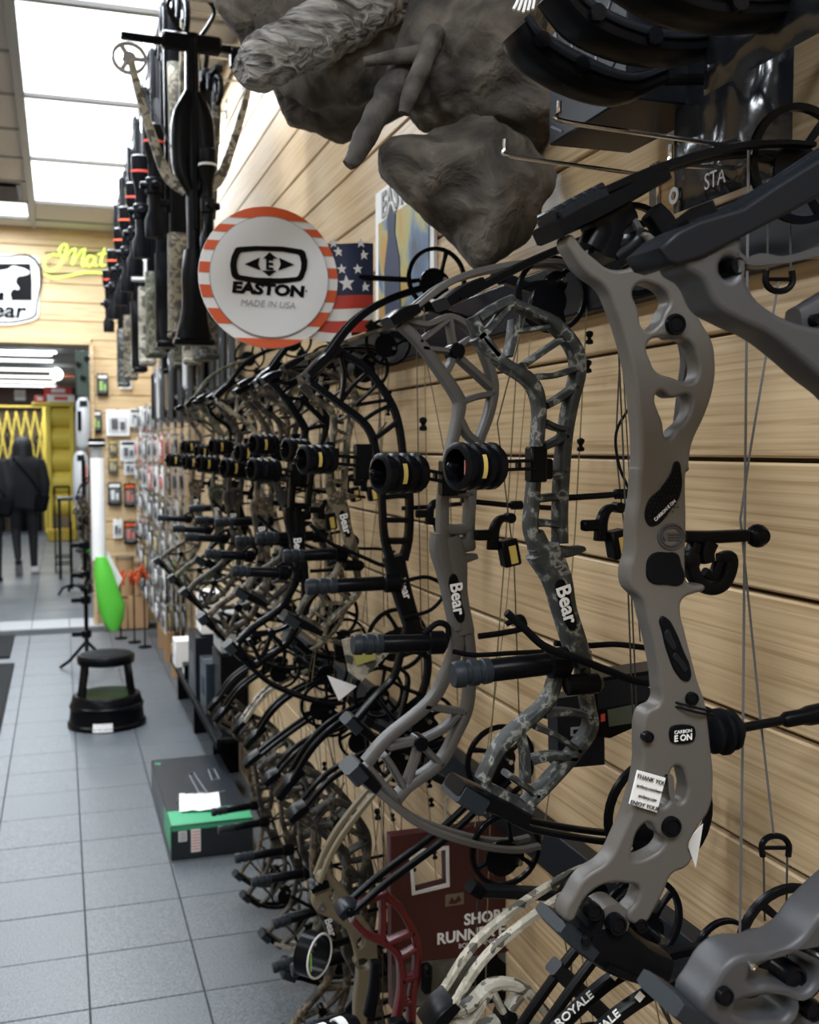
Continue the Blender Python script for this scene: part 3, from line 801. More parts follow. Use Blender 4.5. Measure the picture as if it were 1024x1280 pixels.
# white paper tag
tg = B1.plate('paper_tag', [C6([(342, 358), (444, 386), (412, 512), (312, 480)])], M_PAPER, .002, .0003, None, YF - .003, smooth_loops=False)
xd = (at_y(*C6([(440, 400)])[0], YF) - at_y(*C6([(342, 372)])[0], YF)).normalized(); yd = Vector((-xd.z, 0, xd.x))
for (x, y), tx, sz in (((392, 393), 'THANK YOU', .0056), ((386, 425), 'archery.com/warr', .0040), ((378, 458), 'archery.com', .0040), ((368, 487), 'ENJOY YOUR', .0054)):
    lettering(tx, at_y(*C6([(x, y)])[0], YF - .0045), xd, yd, sz, M_BLACK, tg, bold=0)
B1.plate('paper_slip', [C6([(580, 552), (566, 640), (553, 714), (528, 640), (530, 605)])], M_PAPER, .001, .0002, None, YN1 + .055, smooth_loops=False)
# upper limb pocket, serrated block, limb, cam
k = B1.k
pk = B1.pocket(C4([(12, 335), (110, 285), (230, 225), (330, 170), (412, 135)]), [22, 25, 24, 22, 16], M_BLACK, .055)
b = MB()
tq = C4([(30, 262), (180, 182)])
for q in range(5):
    t_ = q / 4.; u, v = tq[0][0] + (tq[1][0] - tq[0][0]) * t_, tq[0][1] + (tq[1][1] - tq[0][1]) * t_
    b.box(B1.p(u, v + 2), (.011, .036, .012), (0, -.49, 0), bev=.0015)
b.sweep(B1.P(C4([(25, 290), (190, 200)])), .012, .05, n=1, k=8, e=.35)
b.build('serrated_block', M_DKGREY, pk)
b = MB(); b.sweep([B1.p(*C4([(205, 430)])[0], .0), B1.p(*C4([(235, 300)])[0], .0), B1.p(*C4([(300, 240)])[0])], .03, .03, n=3); b.sweep(B1.P(C4([(165, 400), (200, 330), (190, 290)])), .022, .032, n=3); b.sweep(B1.P(C4([(250, 440), (330, 380), (350, 330)])), .018, .03); b.build('pocket_base', M_BLACKM, pk)
b = MB(); b.sweep(B1.P(C4([(290, 260), (330, 320), (385, 420)])), [.008, .010, .010], .026); b.build('rocker', M_GREYD, pk)
B1.limbs([(738, 247), (809, 217), (896, 192), (960, 186), (1000, 188)], [10, 11, 10, 8, 7], M_BLACK)
B1.cam(1000, 205, 78, ecc=(-.2, -.2), ph=1.0)
b = MB(); b.sweep(B1.P(C4([(400, 250), (440, 300), (460, 345), (430, 345)])), [.02, .024, .02, .014], .02); b.build('limb_damper', M_RUBBER, pk)
# lower pocket, limb, cam
pk = B1.pocket(C6([(22, 890), (70, 930), (140, 990)]), [15, 22, 18], M_SLATE, .056, bolts=((C6([(100, 930)])[0] + (6,)),))
b = MB(); b.sweep(B1.P(C6([(130, 960), (230, 985), (330, 1040), (420, 1060)])), [.028, .046, .040, .028], .045); b.sweep(B1.P(C6([(90, 900), (150, 930), (175, 860), (150, 850)])), .012, .04); b.build('pocket_base', M_BLACK, pk)
bo = MB(); c = at_y(*C6([(252, 912)])[0], YN1 + .004); bo.lathe(c, YV, [(0, .010), (0, .0175), (.03, .0175)], n=24); bo.build('boss_ring', M_GREY, pk)
B1.disc('bolt', *C6([(262, 916)])[0], 13, M_BLACKM, YN1 - .002, .01, pk); B1.disc('bolt', *C6([(178, 868)])[0], 11, M_BLACKM, YN1 + .003, .01, pk); B1.disc('bolt', *C6([(348, 918)])[0], 9, M_BLACKM, YN1 + .003, .01, pk)
B1.limbs([(745, 1195), (820, 1225), (900, 1245), (985, 1235), (1010, 1215)], [10, 11, 10, 8, 7], M_BLACK)
B1.cam(985, 1180, 84, ecc=(.3, -.1), ph=2.2)
B1.string([(936, 180), (932, 560), (929, 900), (925, 1172)], M_STRGREY, .0014, name='bowstring')
B1.string([(984, 345), (948, 560), (935, 650), (960, 900), (977, 1050)], M_STRGREY, .0013, .012, name='cable')
for sgn, (cx, cy) in ((1, (984, 350)), (-1, (979, 1062))):
    b = MB(); q = lambda dx, dz: B1.p(cx + dx, cy + dz * -sgn, .012)
    b.tube(catmull([q(-16, 14), q(-17, 0), q(-11, -9), q(0, -12), q(11, -9), q(17, 0), q(16, 14)], 4), .0032, 8); b.sweep([q(-15, 3), q(15, 3)], .004, .004, n=1, k=8); b.build('yoke', M_BLACK, B1.root)
    b = MB()
    for dx in (-15, 15): b.tube([q(dx, 10), q(dx * .9, 95)], .0012, 6)
    b.build('yoke_cable', M_STRING, B1.root)
# arrow rest arm
b = MB(); b.sweep(B1.P(C5([(455, 372), (560, 375), (720, 368)])), [.0115, .0125, .012], .012); b.ball(B1.p(*C5([(765, 370)])[0]), .0118, 14); b.lathe(B1.p(*C5([(765, 370)])[0], -.010), YV, [(0, .004), (-.001, .007), (.002, .009)], n=14); o = b.build('cable_guard', M_BLACK, B1.root)
b = MB(); b.sweep(B1.P(C5([(560, 395), (545, 440), (550, 480)])), [.017, .015, .014], .016)
b.sweep(B1.P(C5([(500, 400), (482, 470), (500, 545), (555, 590), (610, 575), (640, 520), (645, 462), (605, 462)])), [.010, .013, .013, .013, .014, .015, .014, .009], .014); b.sweep(B1.P(C5([(540, 520), (575, 540), (600, 480)])), .009, .01); b.lathe(B1.p(*C5([(478, 470)])[0], -.008), YV, [(0, .006), (.003, .010), (.016, .010)], n=14)
b.build('arrow_rest', M_BLACK, B1.root)
# ribbed damper and rod at the lower right
kn = C6([(600, 225), (1010, 150)]); a, c = B1.p(*kn[0]), B1.p(*kn[1]); ax = (c - a).normalized()
b = MB(); pr = [(0, .012)]
for q in range(3): pr += [(.002 + q * .0105, .017), (.004 + q * .0105, .023 - .003 * abs(q - 1)), (.008 + q * .0105, .023 - .003 * abs(q - 1)), (.0095 + q * .0105, .018)]
pr += [(.036, .012), (.04, .0055)]
b.lathe(a - ax * .002, ax, pr, n=20); o = b.build('damper', M_RUBBER, B1.root)
b = MB(); b.tube([a + ax * .03, a + ax * .22], .0048, 10); b.lathe(a + ax * .085, ax, [(0, .0055), (.004, .008), (.022, .008), (.03, .010), (.06, .011), (.064, .006)], n=14); b.build('damper_rod', M_BLACK, o)

# ---------------------------------------------------------------- bow at the right edge of the frame, mostly outside it
B0 = Bow('charcoal grey bow cut by the right edge of the picture, nearest of all bows', .70, anchor=(1100, 700))
YN0 = .68
B0.plate('limb_pocket', [C4([(428, 386), (500, 322), (575, 285), (742, 236), (870, 150), (1040, 45), (1200, -30), (1230, 60), (1040, 190), (880, 275), (745, 345), (600, 420), (500, 452), (462, 440)])], M_DKGREY, .05, .003, yn=YN0 - .004, smooth_loops=False)
b = MB(); b.sweep([at_y(u, v, YN0 + .03) for u, v in C4([(560, 300), (740, 225), (1040, 30)])], .010, .014, n=2, k=8); b.sweep([at_y(u, v, YN0 + .01) for u, v in C4([(560, 300), (740, 232), (1040, 38)])], .008, .012, n=2, k=8); b.build('limb', M_DKGREY, B0.root)
b = MB()
for q in range(7):
    u, v = C4([(515 + q * 13, 318 - q * 10)])[0]; b.box(at_y(u, v, YN0 + .035), (.004, .03, .014), (0, -.5, 0))
b.build('serration', M_BLACKM, B0.root)
o = C4([(520, 440), (600, 405), (740, 345), (745, 400), (860, 420), (1024, 388), (1240, 330), (1240, 372), (1024, 408), (900, 442), (780, 440), (758, 470), (775, 545), (860, 625), (960, 668), (1100, 700), (1260, 800), (1330, 1000), (1330, 1300), (1250, 1300), (1240, 1120), (1130, 950), (1024, 862), (940, 788), (840, 712), (720, 655), (640, 605), (590, 510)])
B0.plate('riser', [o, C4([(658, 460), (668, 432), (692, 420), (718, 434), (726, 462), (716, 490), (690, 502), (666, 488)])], M_GREYD, .036, .005, yn=YN0)
B0.disc('bolt', *C4([(692, 462)])[0], 11, M_BLACKM, YN0 + .012, .02)
b = MB(); b.sweep([at_y(u, v, YN0 + .03) for u, v in C4([(930, 660), (1010, 640), (1100, 560)])], [.02, .03, .02], .02); b.build('riser_brace', M_GREYD, B0.root); B0.disc('bolt', *C4([(1014, 655)])[0], 8, M_BLACKM, YN0 + .016, .008)
lo = CB([(1500, -700), (1600, -300), (1420, 150), (1100, 480), (870, 700), (760, 835), (600, 898), (480, 905), (385, 955), (300, 1080), (238, 1205), (300, 1300), (500, 1380), (900, 1420), (1300, 1300), (1500, 1000), (1650, 400), (1800, -200), (1700, -700)])
B0.plate('riser_lower', [lo, CB([(505, 1042), (600, 962), (700, 922), (800, 950), (862, 1000), (815, 1105), (700, 1088), (600, 1068), (530, 1075)]), CB([(430, 1195), (520, 1152), (620, 1140), (720, 1165), (715, 1235), (600, 1262), (480, 1252)])], M_GREYD, .040, .006, yn=YN0)
B0.disc('bolt', *CB([(360, 1126)])[0], 12, M_BLACKM, YN0 - .001, .008); B0.disc('bolt', *CB([(508, 968)])[0], 4.5, M_STEEL, YN0 - .001, .005)
B0.disc('bolt', *CB([(700, 1010)])[0], 17, M_BLACKM, YN0 + .02, .02); B0.disc('bolt', *CB([(800, 1180)])[0], 14, M_BLACKM, YN0 + .02, .02)
B0.pocket(CB([(20, 1110), (130, 1190), (330, 1370)]), [24, 28, 24], M_SLATE, .06)

# ---------------------------------------------------------------- mossy dark camo bow
B2 = Bow('dark mossy camo bow with lattice riser, sight and black stabilizer, beside the grey carbon bow', 1.10, anchor=(640, 700))
net2 = [(C1([(345, 365), (440, 460), (545, 530), (582, 620), (576, 760), (566, 880), (556, 1000), (552, 1090), (580, 1170)]), [15, 15, 17, 14, 12, 12, 14, 15, 18]),
        (C1([(470, 235), (560, 275), (640, 320), (715, 410), (728, 500), (700, 620), (680, 740), (668, 880), (662, 1020), (662, 1140)]), [12, 13, 17, 18, 17, 16, 15, 16, 15, 16]),
        (C1([(350, 300), (410, 260), (480, 225)]), 13), (C1([(345, 372), (400, 330), (470, 245)]), [13, 9, 9]), (C1([(330, 290), (360, 360), (420, 440)]), 13),
        (C1([(465, 440), (478, 380), (488, 300)]), 7), (C1([(488, 346), (550, 338), (610, 330)]), 7), (C1([(525, 470), (590, 425), (660, 378)]), 7), (C1([(575, 515), (640, 510), (720, 485)]), 8),
        (C1([(605, 625), (650, 600), (715, 555)]), 9), (C1([(598, 685), (640, 705), (680, 715)]), 8), (C1([(595, 780), (640, 760), (680, 735)]), 9), (C1([(575, 890), (620, 882), (670, 875)]), 9),
        (C1([(565, 975), (610, 970), (665, 965)]), 10), (C1([(565, 1065), (610, 1065), (665, 1075)]), 10), (C1([(560, 1150), (620, 1172), (690, 1172), (742, 1160)]), [16, 20, 14, 7]),
        (C2([(600, 110), (640, 190), (662, 280), (690, 370), (712, 440)]), [44, 36, 28, 28, 26], .034), (C2([(575, 60), (600, 120), (640, 170)]), [20, 26, 26], .03),
        (C2([(668, 400), (640, 480), (605, 560), (500, 652), (455, 715), (425, 780)]), [12, 15, 15, 17, 15, 16]), (C2([(720, 400), (718, 480), (732, 560), (738, 625), (690, 700), (610, 790), (550, 850)]), [14, 16, 15, 16, 17, 16, 14]),
        (C2([(660, 492), (700, 490), (735, 488)]), 12), (C2([(600, 588), (660, 580), (735, 590)]), 9), (C2([(575, 622), (640, 650), (700, 690)]), 8), (C2([(535, 640), (548, 700), (550, 780)]), 8), (C2([(560, 722), (620, 708), (690, 712)]), 9), (C2([(495, 760), (540, 790), (580, 820)]), 9), (C2([(440, 800), (500, 830), (560, 865)]), 14)]
r2 = B2.net(net2, M_CAMO_D, .026)
g2 = B2.plate('grip_inlay', [C2([(642, 205), (660, 196), (672, 215), (690, 280), (700, 335), (690, 345), (672, 330), (650, 260)])], M_BLACK, .003, .001, r2, 1.10 - .0195)
lettering('Bear', at_y(*C2([(671, 268)])[0], 1.10 - .0205), (.28, 0, -1), (1, 0, .28), .025, M_PAPER, g2, sx=.95, bold=.0006)
B2.pocket(C1([(215, 245), (280, 205), (350, 165)]), [15, 19, 12], M_BLACK, .05, bolts=(C1([(265, 225)])[0] + (4,),))
B2.limbs([(575, 372), (640, 338), (712, 306), (770, 286), (800, 284)], [9, 10, 10, 9, 7], M_BLACK)
B2.cam(792, 312, 60, ecc=(.1, -.3), ph=.2)
B2.pocket(C2([(345, 790), (400, 820), (470, 850), (540, 880)]), [20, 24, 22, 16], M_BLACK, .05, cap=(C2([(342, 800), (410, 842)]), 26))
B2.limbs([(610, 1005), (640, 1022), (673, 1033), (764, 1047), (830, 1044)], [9, 9, 8, 7, 6], M_BLACK)
B2.cam(824, 1018, 82, ecc=(.1, .1), ph=2.0)
B2.string([(769, 340), (779, 560), (789, 840), (795, 990)], M_STRING, .0012); B2.string([(787, 330), (776, 560), (796, 745), (806, 960)], M_STRING, .0011, .012, 'cable'); B2.string([(770, 392), (787, 698), (795, 800)], M_STRING, .0009, -.01, 'cable')
B2.sling([(795, 505), (776, 540), (779, 580), (793, 615)], 2.0, dy=.01, name='rest_cord')
B2.sight(580, 582, 31, 29, (653, 580)); B2.rest(735, 660, 1.0)
B2.rod([(700, 624), (760, 620), (795, 617)], 4.2, knob=(783, 618, 7))
B2.stabilizer((561, 841), (706, 824), 17)
B2.sling(C2([(450, 275), (500, 320), (560, 372), (650, 405), (740, 440), (830, 472), (930, 472)]), 5, dy=-.045); B2.sling(C2([(670, 395), (760, 402), (850, 398), (940, 408)]), 4, dy=.03)
b = MB(); b.lathe(B2.p(*C2([(690, 490)])[0], -.02), (1, 0, 0), [(-.02, .008), (-.018, .012), (.02, .012), (.026, .007)], n=14); b.build('damper', M_BLACK, B2.root)

# ---------------------------------------------------------------- satin grey bow
B3 = Bow('satin grey lattice bow with a black name plate on its grip and a black stabilizer', 1.42, anchor=(540, 700))
net3 = [(C1([(62, 318), (130, 385), (205, 485), (275, 590), (282, 640), (262, 740), (235, 860), (222, 970), (220, 1080), (225, 1170)]), [13, 14, 15, 16, 15, 13, 13, 14, 15, 16]),
        (C1([(80, 300), (160, 320), (250, 292), (340, 350), (372, 420), (410, 540), (395, 650), (360, 750), (335, 850), (325, 960), (318, 1080), (320, 1160)]), [12, 9, 10, 12, 11, 12, 12, 11, 12, 13, 14, 15]),
        (C1([(245, 295), (252, 350), (262, 410)]), 8), (C1([(130, 385), (190, 340), (245, 295)]), 8), (C1([(140, 408), (200, 415), (245, 420)]), 8), (C1([(275, 440), (330, 490), (400, 555)]), 10), (C1([(228, 505), (250, 465), (262, 430)]), 8),
        (C1([(285, 612), (340, 592), (405, 580)]), 9), (C1([(285, 680), (310, 730), (350, 765)]), 11), (C1([(340, 365), (310, 380), (275, 405)]), 8),
        (C1([(215, 1085), (270, 1090), (325, 1085)]), 14), (C1([(215, 1130), (270, 1150), (330, 1140)]), 20), (C1([(235, 960), (285, 960), (325, 955)]), 8),
        (C2([(298, 60), (302, 110), (318, 180), (335, 260), (350, 340)]), [18, 24, 20, 18, 16], .03), (C2([(330, 70), (345, 140), (352, 240), (372, 350)]), [24, 30, 26, 26], .03), (C2([(310, 130), (360, 135), (405, 128)]), [14, 14, 7]),
        (C2([(345, 340), (350, 390), (320, 470), (270, 555), (150, 655), (88, 728)]), [20, 18, 16, 15, 15, 16]), (C2([(380, 340), (388, 430), (382, 560), (345, 650), (300, 728), (210, 795), (172, 835)]), [16, 16, 15, 14, 15, 15, 17]),
        (C2([(255, 562), (310, 572), (372, 580)]), 9), (C2([(355, 585), (310, 630), (250, 662)]), 9), (C2([(150, 682), (195, 672), (245, 662)]), 10), (C2([(240, 665), (270, 700), (305, 732)]), 9), (C2([(205, 785), (225, 730), (240, 680)]), 9), (C2([(138, 705), (165, 745), (195, 800)]), 9), (C2([(85, 735), (130, 790), (180, 835)]), 13)]
r3 = B3.net(net3, M_GREYB, .024)
hb = MB(); hb.lathe(B3.p(*C1([(266, 420)])[0], -.016), YV, [(0, .004), (0, .010), (.004, .012), (.03, .012)], n=14); hb.build('hub', M_BLACKM, r3)
hb = MB(); hb.lathe(B3.p(*C2([(240, 668)])[0], -.016), YV, [(0, .004), (0, .010), (.004, .011), (.03, .011)], n=14); hb.build('hub', M_BLACKM, r3)
g3 = B3.plate('grip_inlay', [C2([(332, 190), (345, 180), (356, 195), (366, 260), (374, 312), (364, 322), (350, 310), (338, 250)])], M_BLACK, .003, .001, r3, 1.42 - .0175)
lettering('Bear', at_y(*C2([(353, 252)])[0], 1.42 - .0185), (.13, 0, -1), (1, 0, .13), .026, M_PAPER, g3, sx=.95, bold=.0006)
B3.pocket(C1([(12, 315), (60, 285), (115, 262)]), [15, 19, 14], M_BLACK, .05)
B3.limbs([(512, 388), (563, 352), (629, 334), (690, 330), (712, 340)], [7, 9, 8, 7, 6], M_GREYB)
B3.cam(690, 368, 50, ecc=(.1, .3), ph=.9)
B3.pocket(C2([(45, 728), (75, 760), (110, 795)]), [17, 20, 16], M_BLACK, .05, cap=(C2([(36, 735), (66, 770)]), 22))
B3.limbs([(467, 984), (523, 1027), (592, 1051), (640, 1057), (668, 1052)], [9, 9, 8, 8, 7], M_GREYB)
B3.cam(632, 1062, 50, ecc=(.2, -.2), ph=1.5)
B3.string([(734, 380), (719, 665), (700, 900), (678, 1050)], M_STRTAN, .0011); B3.string([(655, 370), (634, 700), (610, 1020)], M_STRTAN, .0011, .01, 'cable'); B3.string([(660, 372), (619, 529), (640, 700), (650, 1010)], M_STRING, .0010, -.008, 'cable'); B3.string([(672, 400), (640, 760), (622, 900), (600, 1040)], M_STRTAN, .0007, .02, 'cable')
B3.nubs([(737, 422), (735, 458)]); B3.nubs([(726, 556)])
B3.sight(490, 591, 31, 25, (548, 597)); B3.rest(606, 672, .95)
B3.rod([(580, 626), (640, 632), (700, 636)], 3.6, knob=(650, 632, 6))
B3.stabilizer((438, 804), (553, 801), 13)
B3.sling(C2([(400, 355), (470, 345), (530, 330), (520, 300), (480, 320)]), 4, dy=-.02); B3.sling(C2([(320, 395), (380, 405), (480, 400), (580, 395)]), 3.2, dy=-.03); B3.sling(C2([(250, 350), (290, 320), (320, 335), (310, 390)]), 4, dy=-.01)

# ---------------------------------------------------------------- black bow
B4 = Bow('black lattice bow with white lettering on its grip, beside the satin grey bow', 1.88, anchor=(480, 700))
net4 = [([(388, 478), (425, 505), (453, 527), (466, 548), (472, 583), (477, 618), (480, 667), (488, 700)], [9, 9, 10, 10, 9, 9, 10, 12]), ([(425, 440), (460, 463), (488, 502), (499, 534), (504, 569), (511, 611), (511, 667), (504, 700)], [9, 9, 9, 9, 9, 10, 11, 13]),
        ([(386, 478), (405, 455), (428, 438)], 9), ([(425, 503), (443, 480), (460, 465)], 5), ([(443, 507), (465, 503), (486, 500)], 5), ([(452, 527), (470, 515), (490, 506)], 5), ([(466, 550), (480, 540), (498, 526)], 6), ([(474, 590), (490, 592), (507, 592)], 6), ([(478, 622), (495, 620), (511, 620)], 7), ([(479, 650), (495, 650), (511, 650)], 7), ([(482, 676), (495, 676), (510, 676)], 9), ([(425, 441), (430, 470), (426, 503)], 5), ([(443, 507), (462, 490), (474, 478)], 4),
        ([(492, 695), (500, 730), (510, 765), (520, 795)], [28, 26, 24, 22], .03), ([(508, 785), (501, 816), (492, 846), (471, 869), (445, 900)], [9, 9, 8, 8, 9]), ([(526, 785), (535, 830), (526, 870), (500, 905), (470, 928)], [9, 9, 8, 8, 9]), ([(500, 820), (518, 815), (534, 822)], 5), ([(488, 850), (505, 860), (526, 868)], 5), ([(500, 835), (510, 850), (500, 900)], 5), ([(470, 870), (485, 890), (498, 905)], 5), ([(445, 900), (460, 915), (470, 928)], 8)]
r4 = B4.net(net4, M_BLACKM, .022)
lettering('Bear', at_y(506, 736, 1.88 - .016), (.34, 0, -1), (1, 0, .34), .022, M_PAPER, r4, sx=.95, bold=.0005)
B4.pocket([(384, 470), (402, 452), (424, 436)], [12, 14, 10], M_BLACKM, .045)
B4.limbs([(405, 448), (440, 404), (478, 378), (522, 362), (552, 354)], [8, 9, 9, 8, 7], M_BLACK)
B4.cam(546, 348, 40, ecc=(.1, -.1), ph=1.2)
B4.pocket([(436, 896), (452, 910), (470, 926)], [12, 14, 12], M_BLACK, .045, cap=([(432, 897), (446, 911)], 15))
B4.limbs([(455, 915), (490, 930), (525, 932), (556, 922)], [8, 8, 8, 7], M_BLACK)
B4.cam(535, 905, 40, ecc=(-.1, .2), ph=.5)
B4.string([(520, 365), (524, 640), (528, 880)], M_STRING, .0011); B4.string([(532, 365), (536, 640), (540, 890)], M_STRTAN, .0011, .01, 'cable'); B4.string([(515, 368), (560, 600), (570, 880)], M_STRING, .0009, -.01, 'cable')
B4.nubs([(529, 530)])
B4.sight(391, 574, 22, 18, (444, 577)); B4.rest(530, 645, .7)
B4.rod([(505, 636), (540, 634), (580, 630)], 3, knob=(555, 632, 5))
B4.stabilizer((381, 733), (500, 727), 10.5)
B4.sling([(500, 725), (530, 720), (552, 735), (535, 760), (500, 770)], 2.6, dy=-.02)
# ================================================================ more bows: copies of the built ones, each placed by its upper limb pocket
PK = {}
def reg(bw, u, v): PK[bw.root.name] = bw.p(u, v) - Vector(bw.root.location)
reg(B2, 585, 372); reg(B3, 497, 392); reg(B4, 392, 462)
def place(bw, label, u, v, Y, tilt=0.0, yaw=0.0, sc=1.0, swap=None, group='compound bows on the wall rack', zoff=0.0):
    if 'lower' in group: swap = dict(swap, sight_tag=M_DKGREY, rest_tag=M_DKGREY)
    r = copy_tree(bw.root, None, swap, ('sight_housing', 'sight_bar', 'sight_mount') if 'lower' in group else ())
    tag(r, label, 'bow', group)
    R = Euler((0, math.radians(tilt), math.radians(yaw))).to_matrix()
    t = at_y(u, v, Y)
    r.location = t - R @ (PK[bw.root.name] * sc) + Vector((0, 0, zoff)); r.rotation_euler = (0, math.radians(tilt), math.radians(yaw)); r.scale = (sc, sc, sc)
    return r
UP = 'bows on the upper rack'
def upx(fwd, X): return 76 + FPX * X / (math.cos(YAW) * fwd)
def upv(fwd, dz): return 560 - FPX * dz / fwd
far = [(B3, 2.42, .45, .165, 'black bow squeezed between the two tan camo bows', dict(riser=M_BLACKM, limb=M_BLACK, sight_tag=M_DKGREY), 3),
       (B2, 2.72, .46, .165, 'dark night camo bow between the tan and brown camo bows', dict(riser=M_CAMO_N, limb=M_CAMO_N), 3),
       (B3, 3.33, .45, .165, 'dark camo bow just before the inner black bow', dict(riser=M_CAMO_N, limb=M_BLACK), 3),
       (B3, 3.68, .45, .165, 'green camo bow just past the inner black bow', dict(riser=M_CAMO_G, limb=M_BLACK), 3),
       (B2, 2.25, .475, .175, 'tan camo bow with pale lattice, first beyond the black bow', dict(riser=M_CAMO_T, limb=M_CAMO_T), 2),
       (B4, 2.55, .455, .165, 'tan camo bow with dark grip, second beyond the black bow', dict(riser=M_CAMO_T, limb=M_BLACK), 0),
       (B3, 2.85, .455, .16, 'brown camo bow, third beyond the black bow', dict(riser=M_CAMO_B, limb=M_BLACK), 4),
       (B4, 3.15, .445, .16, 'pale camo bow with black limbs, fourth beyond the black bow', dict(riser=M_CAMO_W, limb=M_BLACK), 0),
       (B2, 3.5, .455, .165, 'black bow among the camo bows, fifth beyond the near black bow', dict(riser=M_BLACKM, limb=M_BLACK), 3),
       (B4, 3.85, .44, .16, 'green camo bow, sixth beyond the black bow', dict(riser=M_CAMO_G, limb=M_CAMO_G), -2),
       (B3, 4.25, .45, .165, 'dark brown camo bow, seventh beyond the black bow', dict(riser=M_CAMO_B, limb=M_BLACK), 3)]
for bw, fw, X, dz, lb, sw, tl in far:
    place(bw, lb, upx(fw, X), upv(fw, dz), (fw - X * math.sin(YAW)) / math.cos(YAW), tl, random.uniform(-4, 4), .97, sw, UP)
LO = 'bows on the lower rack'
M_LIMBC = M_CAMO_W
place(B3, 'bow with pale camo limbs above the red bowfishing box', 543, 1262, 1.19, -16, 0, 1.0, dict(riser=M_CAMO_W, limb=M_CAMO_W), LO)
place(B2, 'bow with black lettered limbs at the bottom edge, in front of the pale camo limbs', 640, 1330, 1.00, -24, 0, .95, dict(riser=M_BLACKM, limb=M_BLACK), LO)
low = [(B3, 368, 1022, 2.06, -9, 'night camo bow with black limbs right behind the tan bow', dict(riser=M_CAMO_N, limb=M_BLACK), .98),
       (B3, 336, 978, 2.34, -9, 'dark brown camo bow on the lower rack beside the marked black limbs', dict(riser=M_CAMO_B, limb=M_BLACK), .95),
       (B4, 352, 997, 2.20, -5, 'camo bow with black limbs on the lower rack, nearest past the tan bow', dict(riser=M_CAMO_N, limb=M_BLACK), 1.0),
       (B2, 320, 956, 2.47, -8, 'camo bow with marked black limbs, second past the tan bow below', dict(riser=M_CAMO_N, limb=M_BLACK), .97),
       (B4, 311, 935, 2.66, -3, 'green camo bow with black limbs, third past the tan bow below', dict(riser=M_CAMO_G, limb=M_BLACK), .92),
       (B4, 296, 917, 2.88, -1, 'camo bow with pale cream limbs on the lower rack', dict(riser=M_CAMO_N, limb=M_CAMO_W), .92),
       (B4, 272, 903, 3.20, -2, 'brown camo bow with black limbs beside the shelf of boxes', dict(riser=M_CAMO_N, limb=M_BLACK), .88),
       (B4, 264, 889, 3.42, -2, 'bow with grey and black limbs at the end of the lower rack', dict(riser=M_CAMO_B, limb=M_DKGREY), .88)]
for bw, u, v, Y, tl, lb, sw, sc in low:
    place(bw, lb, u, v, Y, tl, random.uniform(-4, 4), sc, sw, LO, .015)
# ---- red bow with black limbs
L2 = Bow('red lattice bow with black white-lettered limbs on the lower rack', 1.66, group=LO, anchor=(520, 1250))
L2.net([(C7([(585, 325), (650, 392), (738, 432), (800, 500), (812, 620), (800, 720), (770, 860), (740, 1000)]), [9, 9, 10, 10, 11, 11, 11, 10]), (C7([(728, 205), (800, 270), (852, 355), (880, 440), (880, 560), (860, 680), (850, 840), (830, 1000)]), [10, 10, 10, 10, 11, 11, 11, 10]), (C7([(722, 215), (725, 310), (722, 415)]), 8), (C7([(740, 432), (800, 405), (862, 380)]), 7), (C7([(800, 495), (840, 475), (880, 450)]), 7), (C7([(810, 600), (840, 590), (880, 580)]), 9), (C7([(805, 700), (835, 700), (860, 690)]), 9), (C7([(560, 300), (650, 240), (735, 205)]), 8), (C7([(780, 860), (810, 850), (850, 850)]), 12)], M_RED, .024)
L2.pocket(C7([(520, 300), (555, 270), (605, 262)]), [12, 17, 13], M_DKGREY, .045, bolts=(C7([(560, 270)])[0] + (5,),))
L2.limbs([(440, 1132), (480, 1098), (550, 1046), (600, 1000), (632, 972)], [7, 8, 8, 7, 6], M_BLACK)
L2.cam(626, 952, 50, ecc=(.1, .1), ph=.6)
for (u0, v0), (u1, v1) in (((505, 1074), (548, 1043)), ((522, 1068), (556, 1048))):
    a, c = at_y(u0, v0, 1.66 - .026), at_y(u1, v1, 1.66 - .026); xd = (c - a).normalized()
    lettering('REDEMPTION', (a + c) / 2 + Vector((0, 0, .002)), xd, Vector((-xd.z, 0, xd.x)), .0085, M_PAPER, L2.root) if False else None
L2.string([(600, 960), (596, 1150), (590, 1400)], M_STRING, .0011); L2.string([(618, 960), (612, 1150), (606, 1400)], M_STRTAN, .0011, .01, 'cable')
b = MB(); b.box(L2.p(*C7([(910, 570)])[0], -.02), (.016, .02, .05), bev=.004); b.ball(L2.p(*C7([(908, 542)])[0], -.032), .004, 8); b.build('arrow_rest', M_BLACK, L2.root)
b = MB(); b.sweep(L2.P(C7([(640, 720), (662, 600), (668, 480)]), -.03), [.02, .018, .014], .02, n=3); b.build('arrow_holder', M_BLACK, L2.root)
# sight with white-printed rings at the bottom edge
L2.sight(408, 1272, 30, 20, (480, 1275), dy=-.06, label_col=M_PAPER)
c = L2.p(408, 1272, -.06); ax = Vector((1, .30, 0)).normalized()
for dl in (-.030, .002):
    b = MB(); b.lathe(c + ax * dl, ax, [(0, 20.6 * L2.k), (.014, 20.6 * L2.k)], n=28); b.build('printed_band', M_PAPER, L2.root)
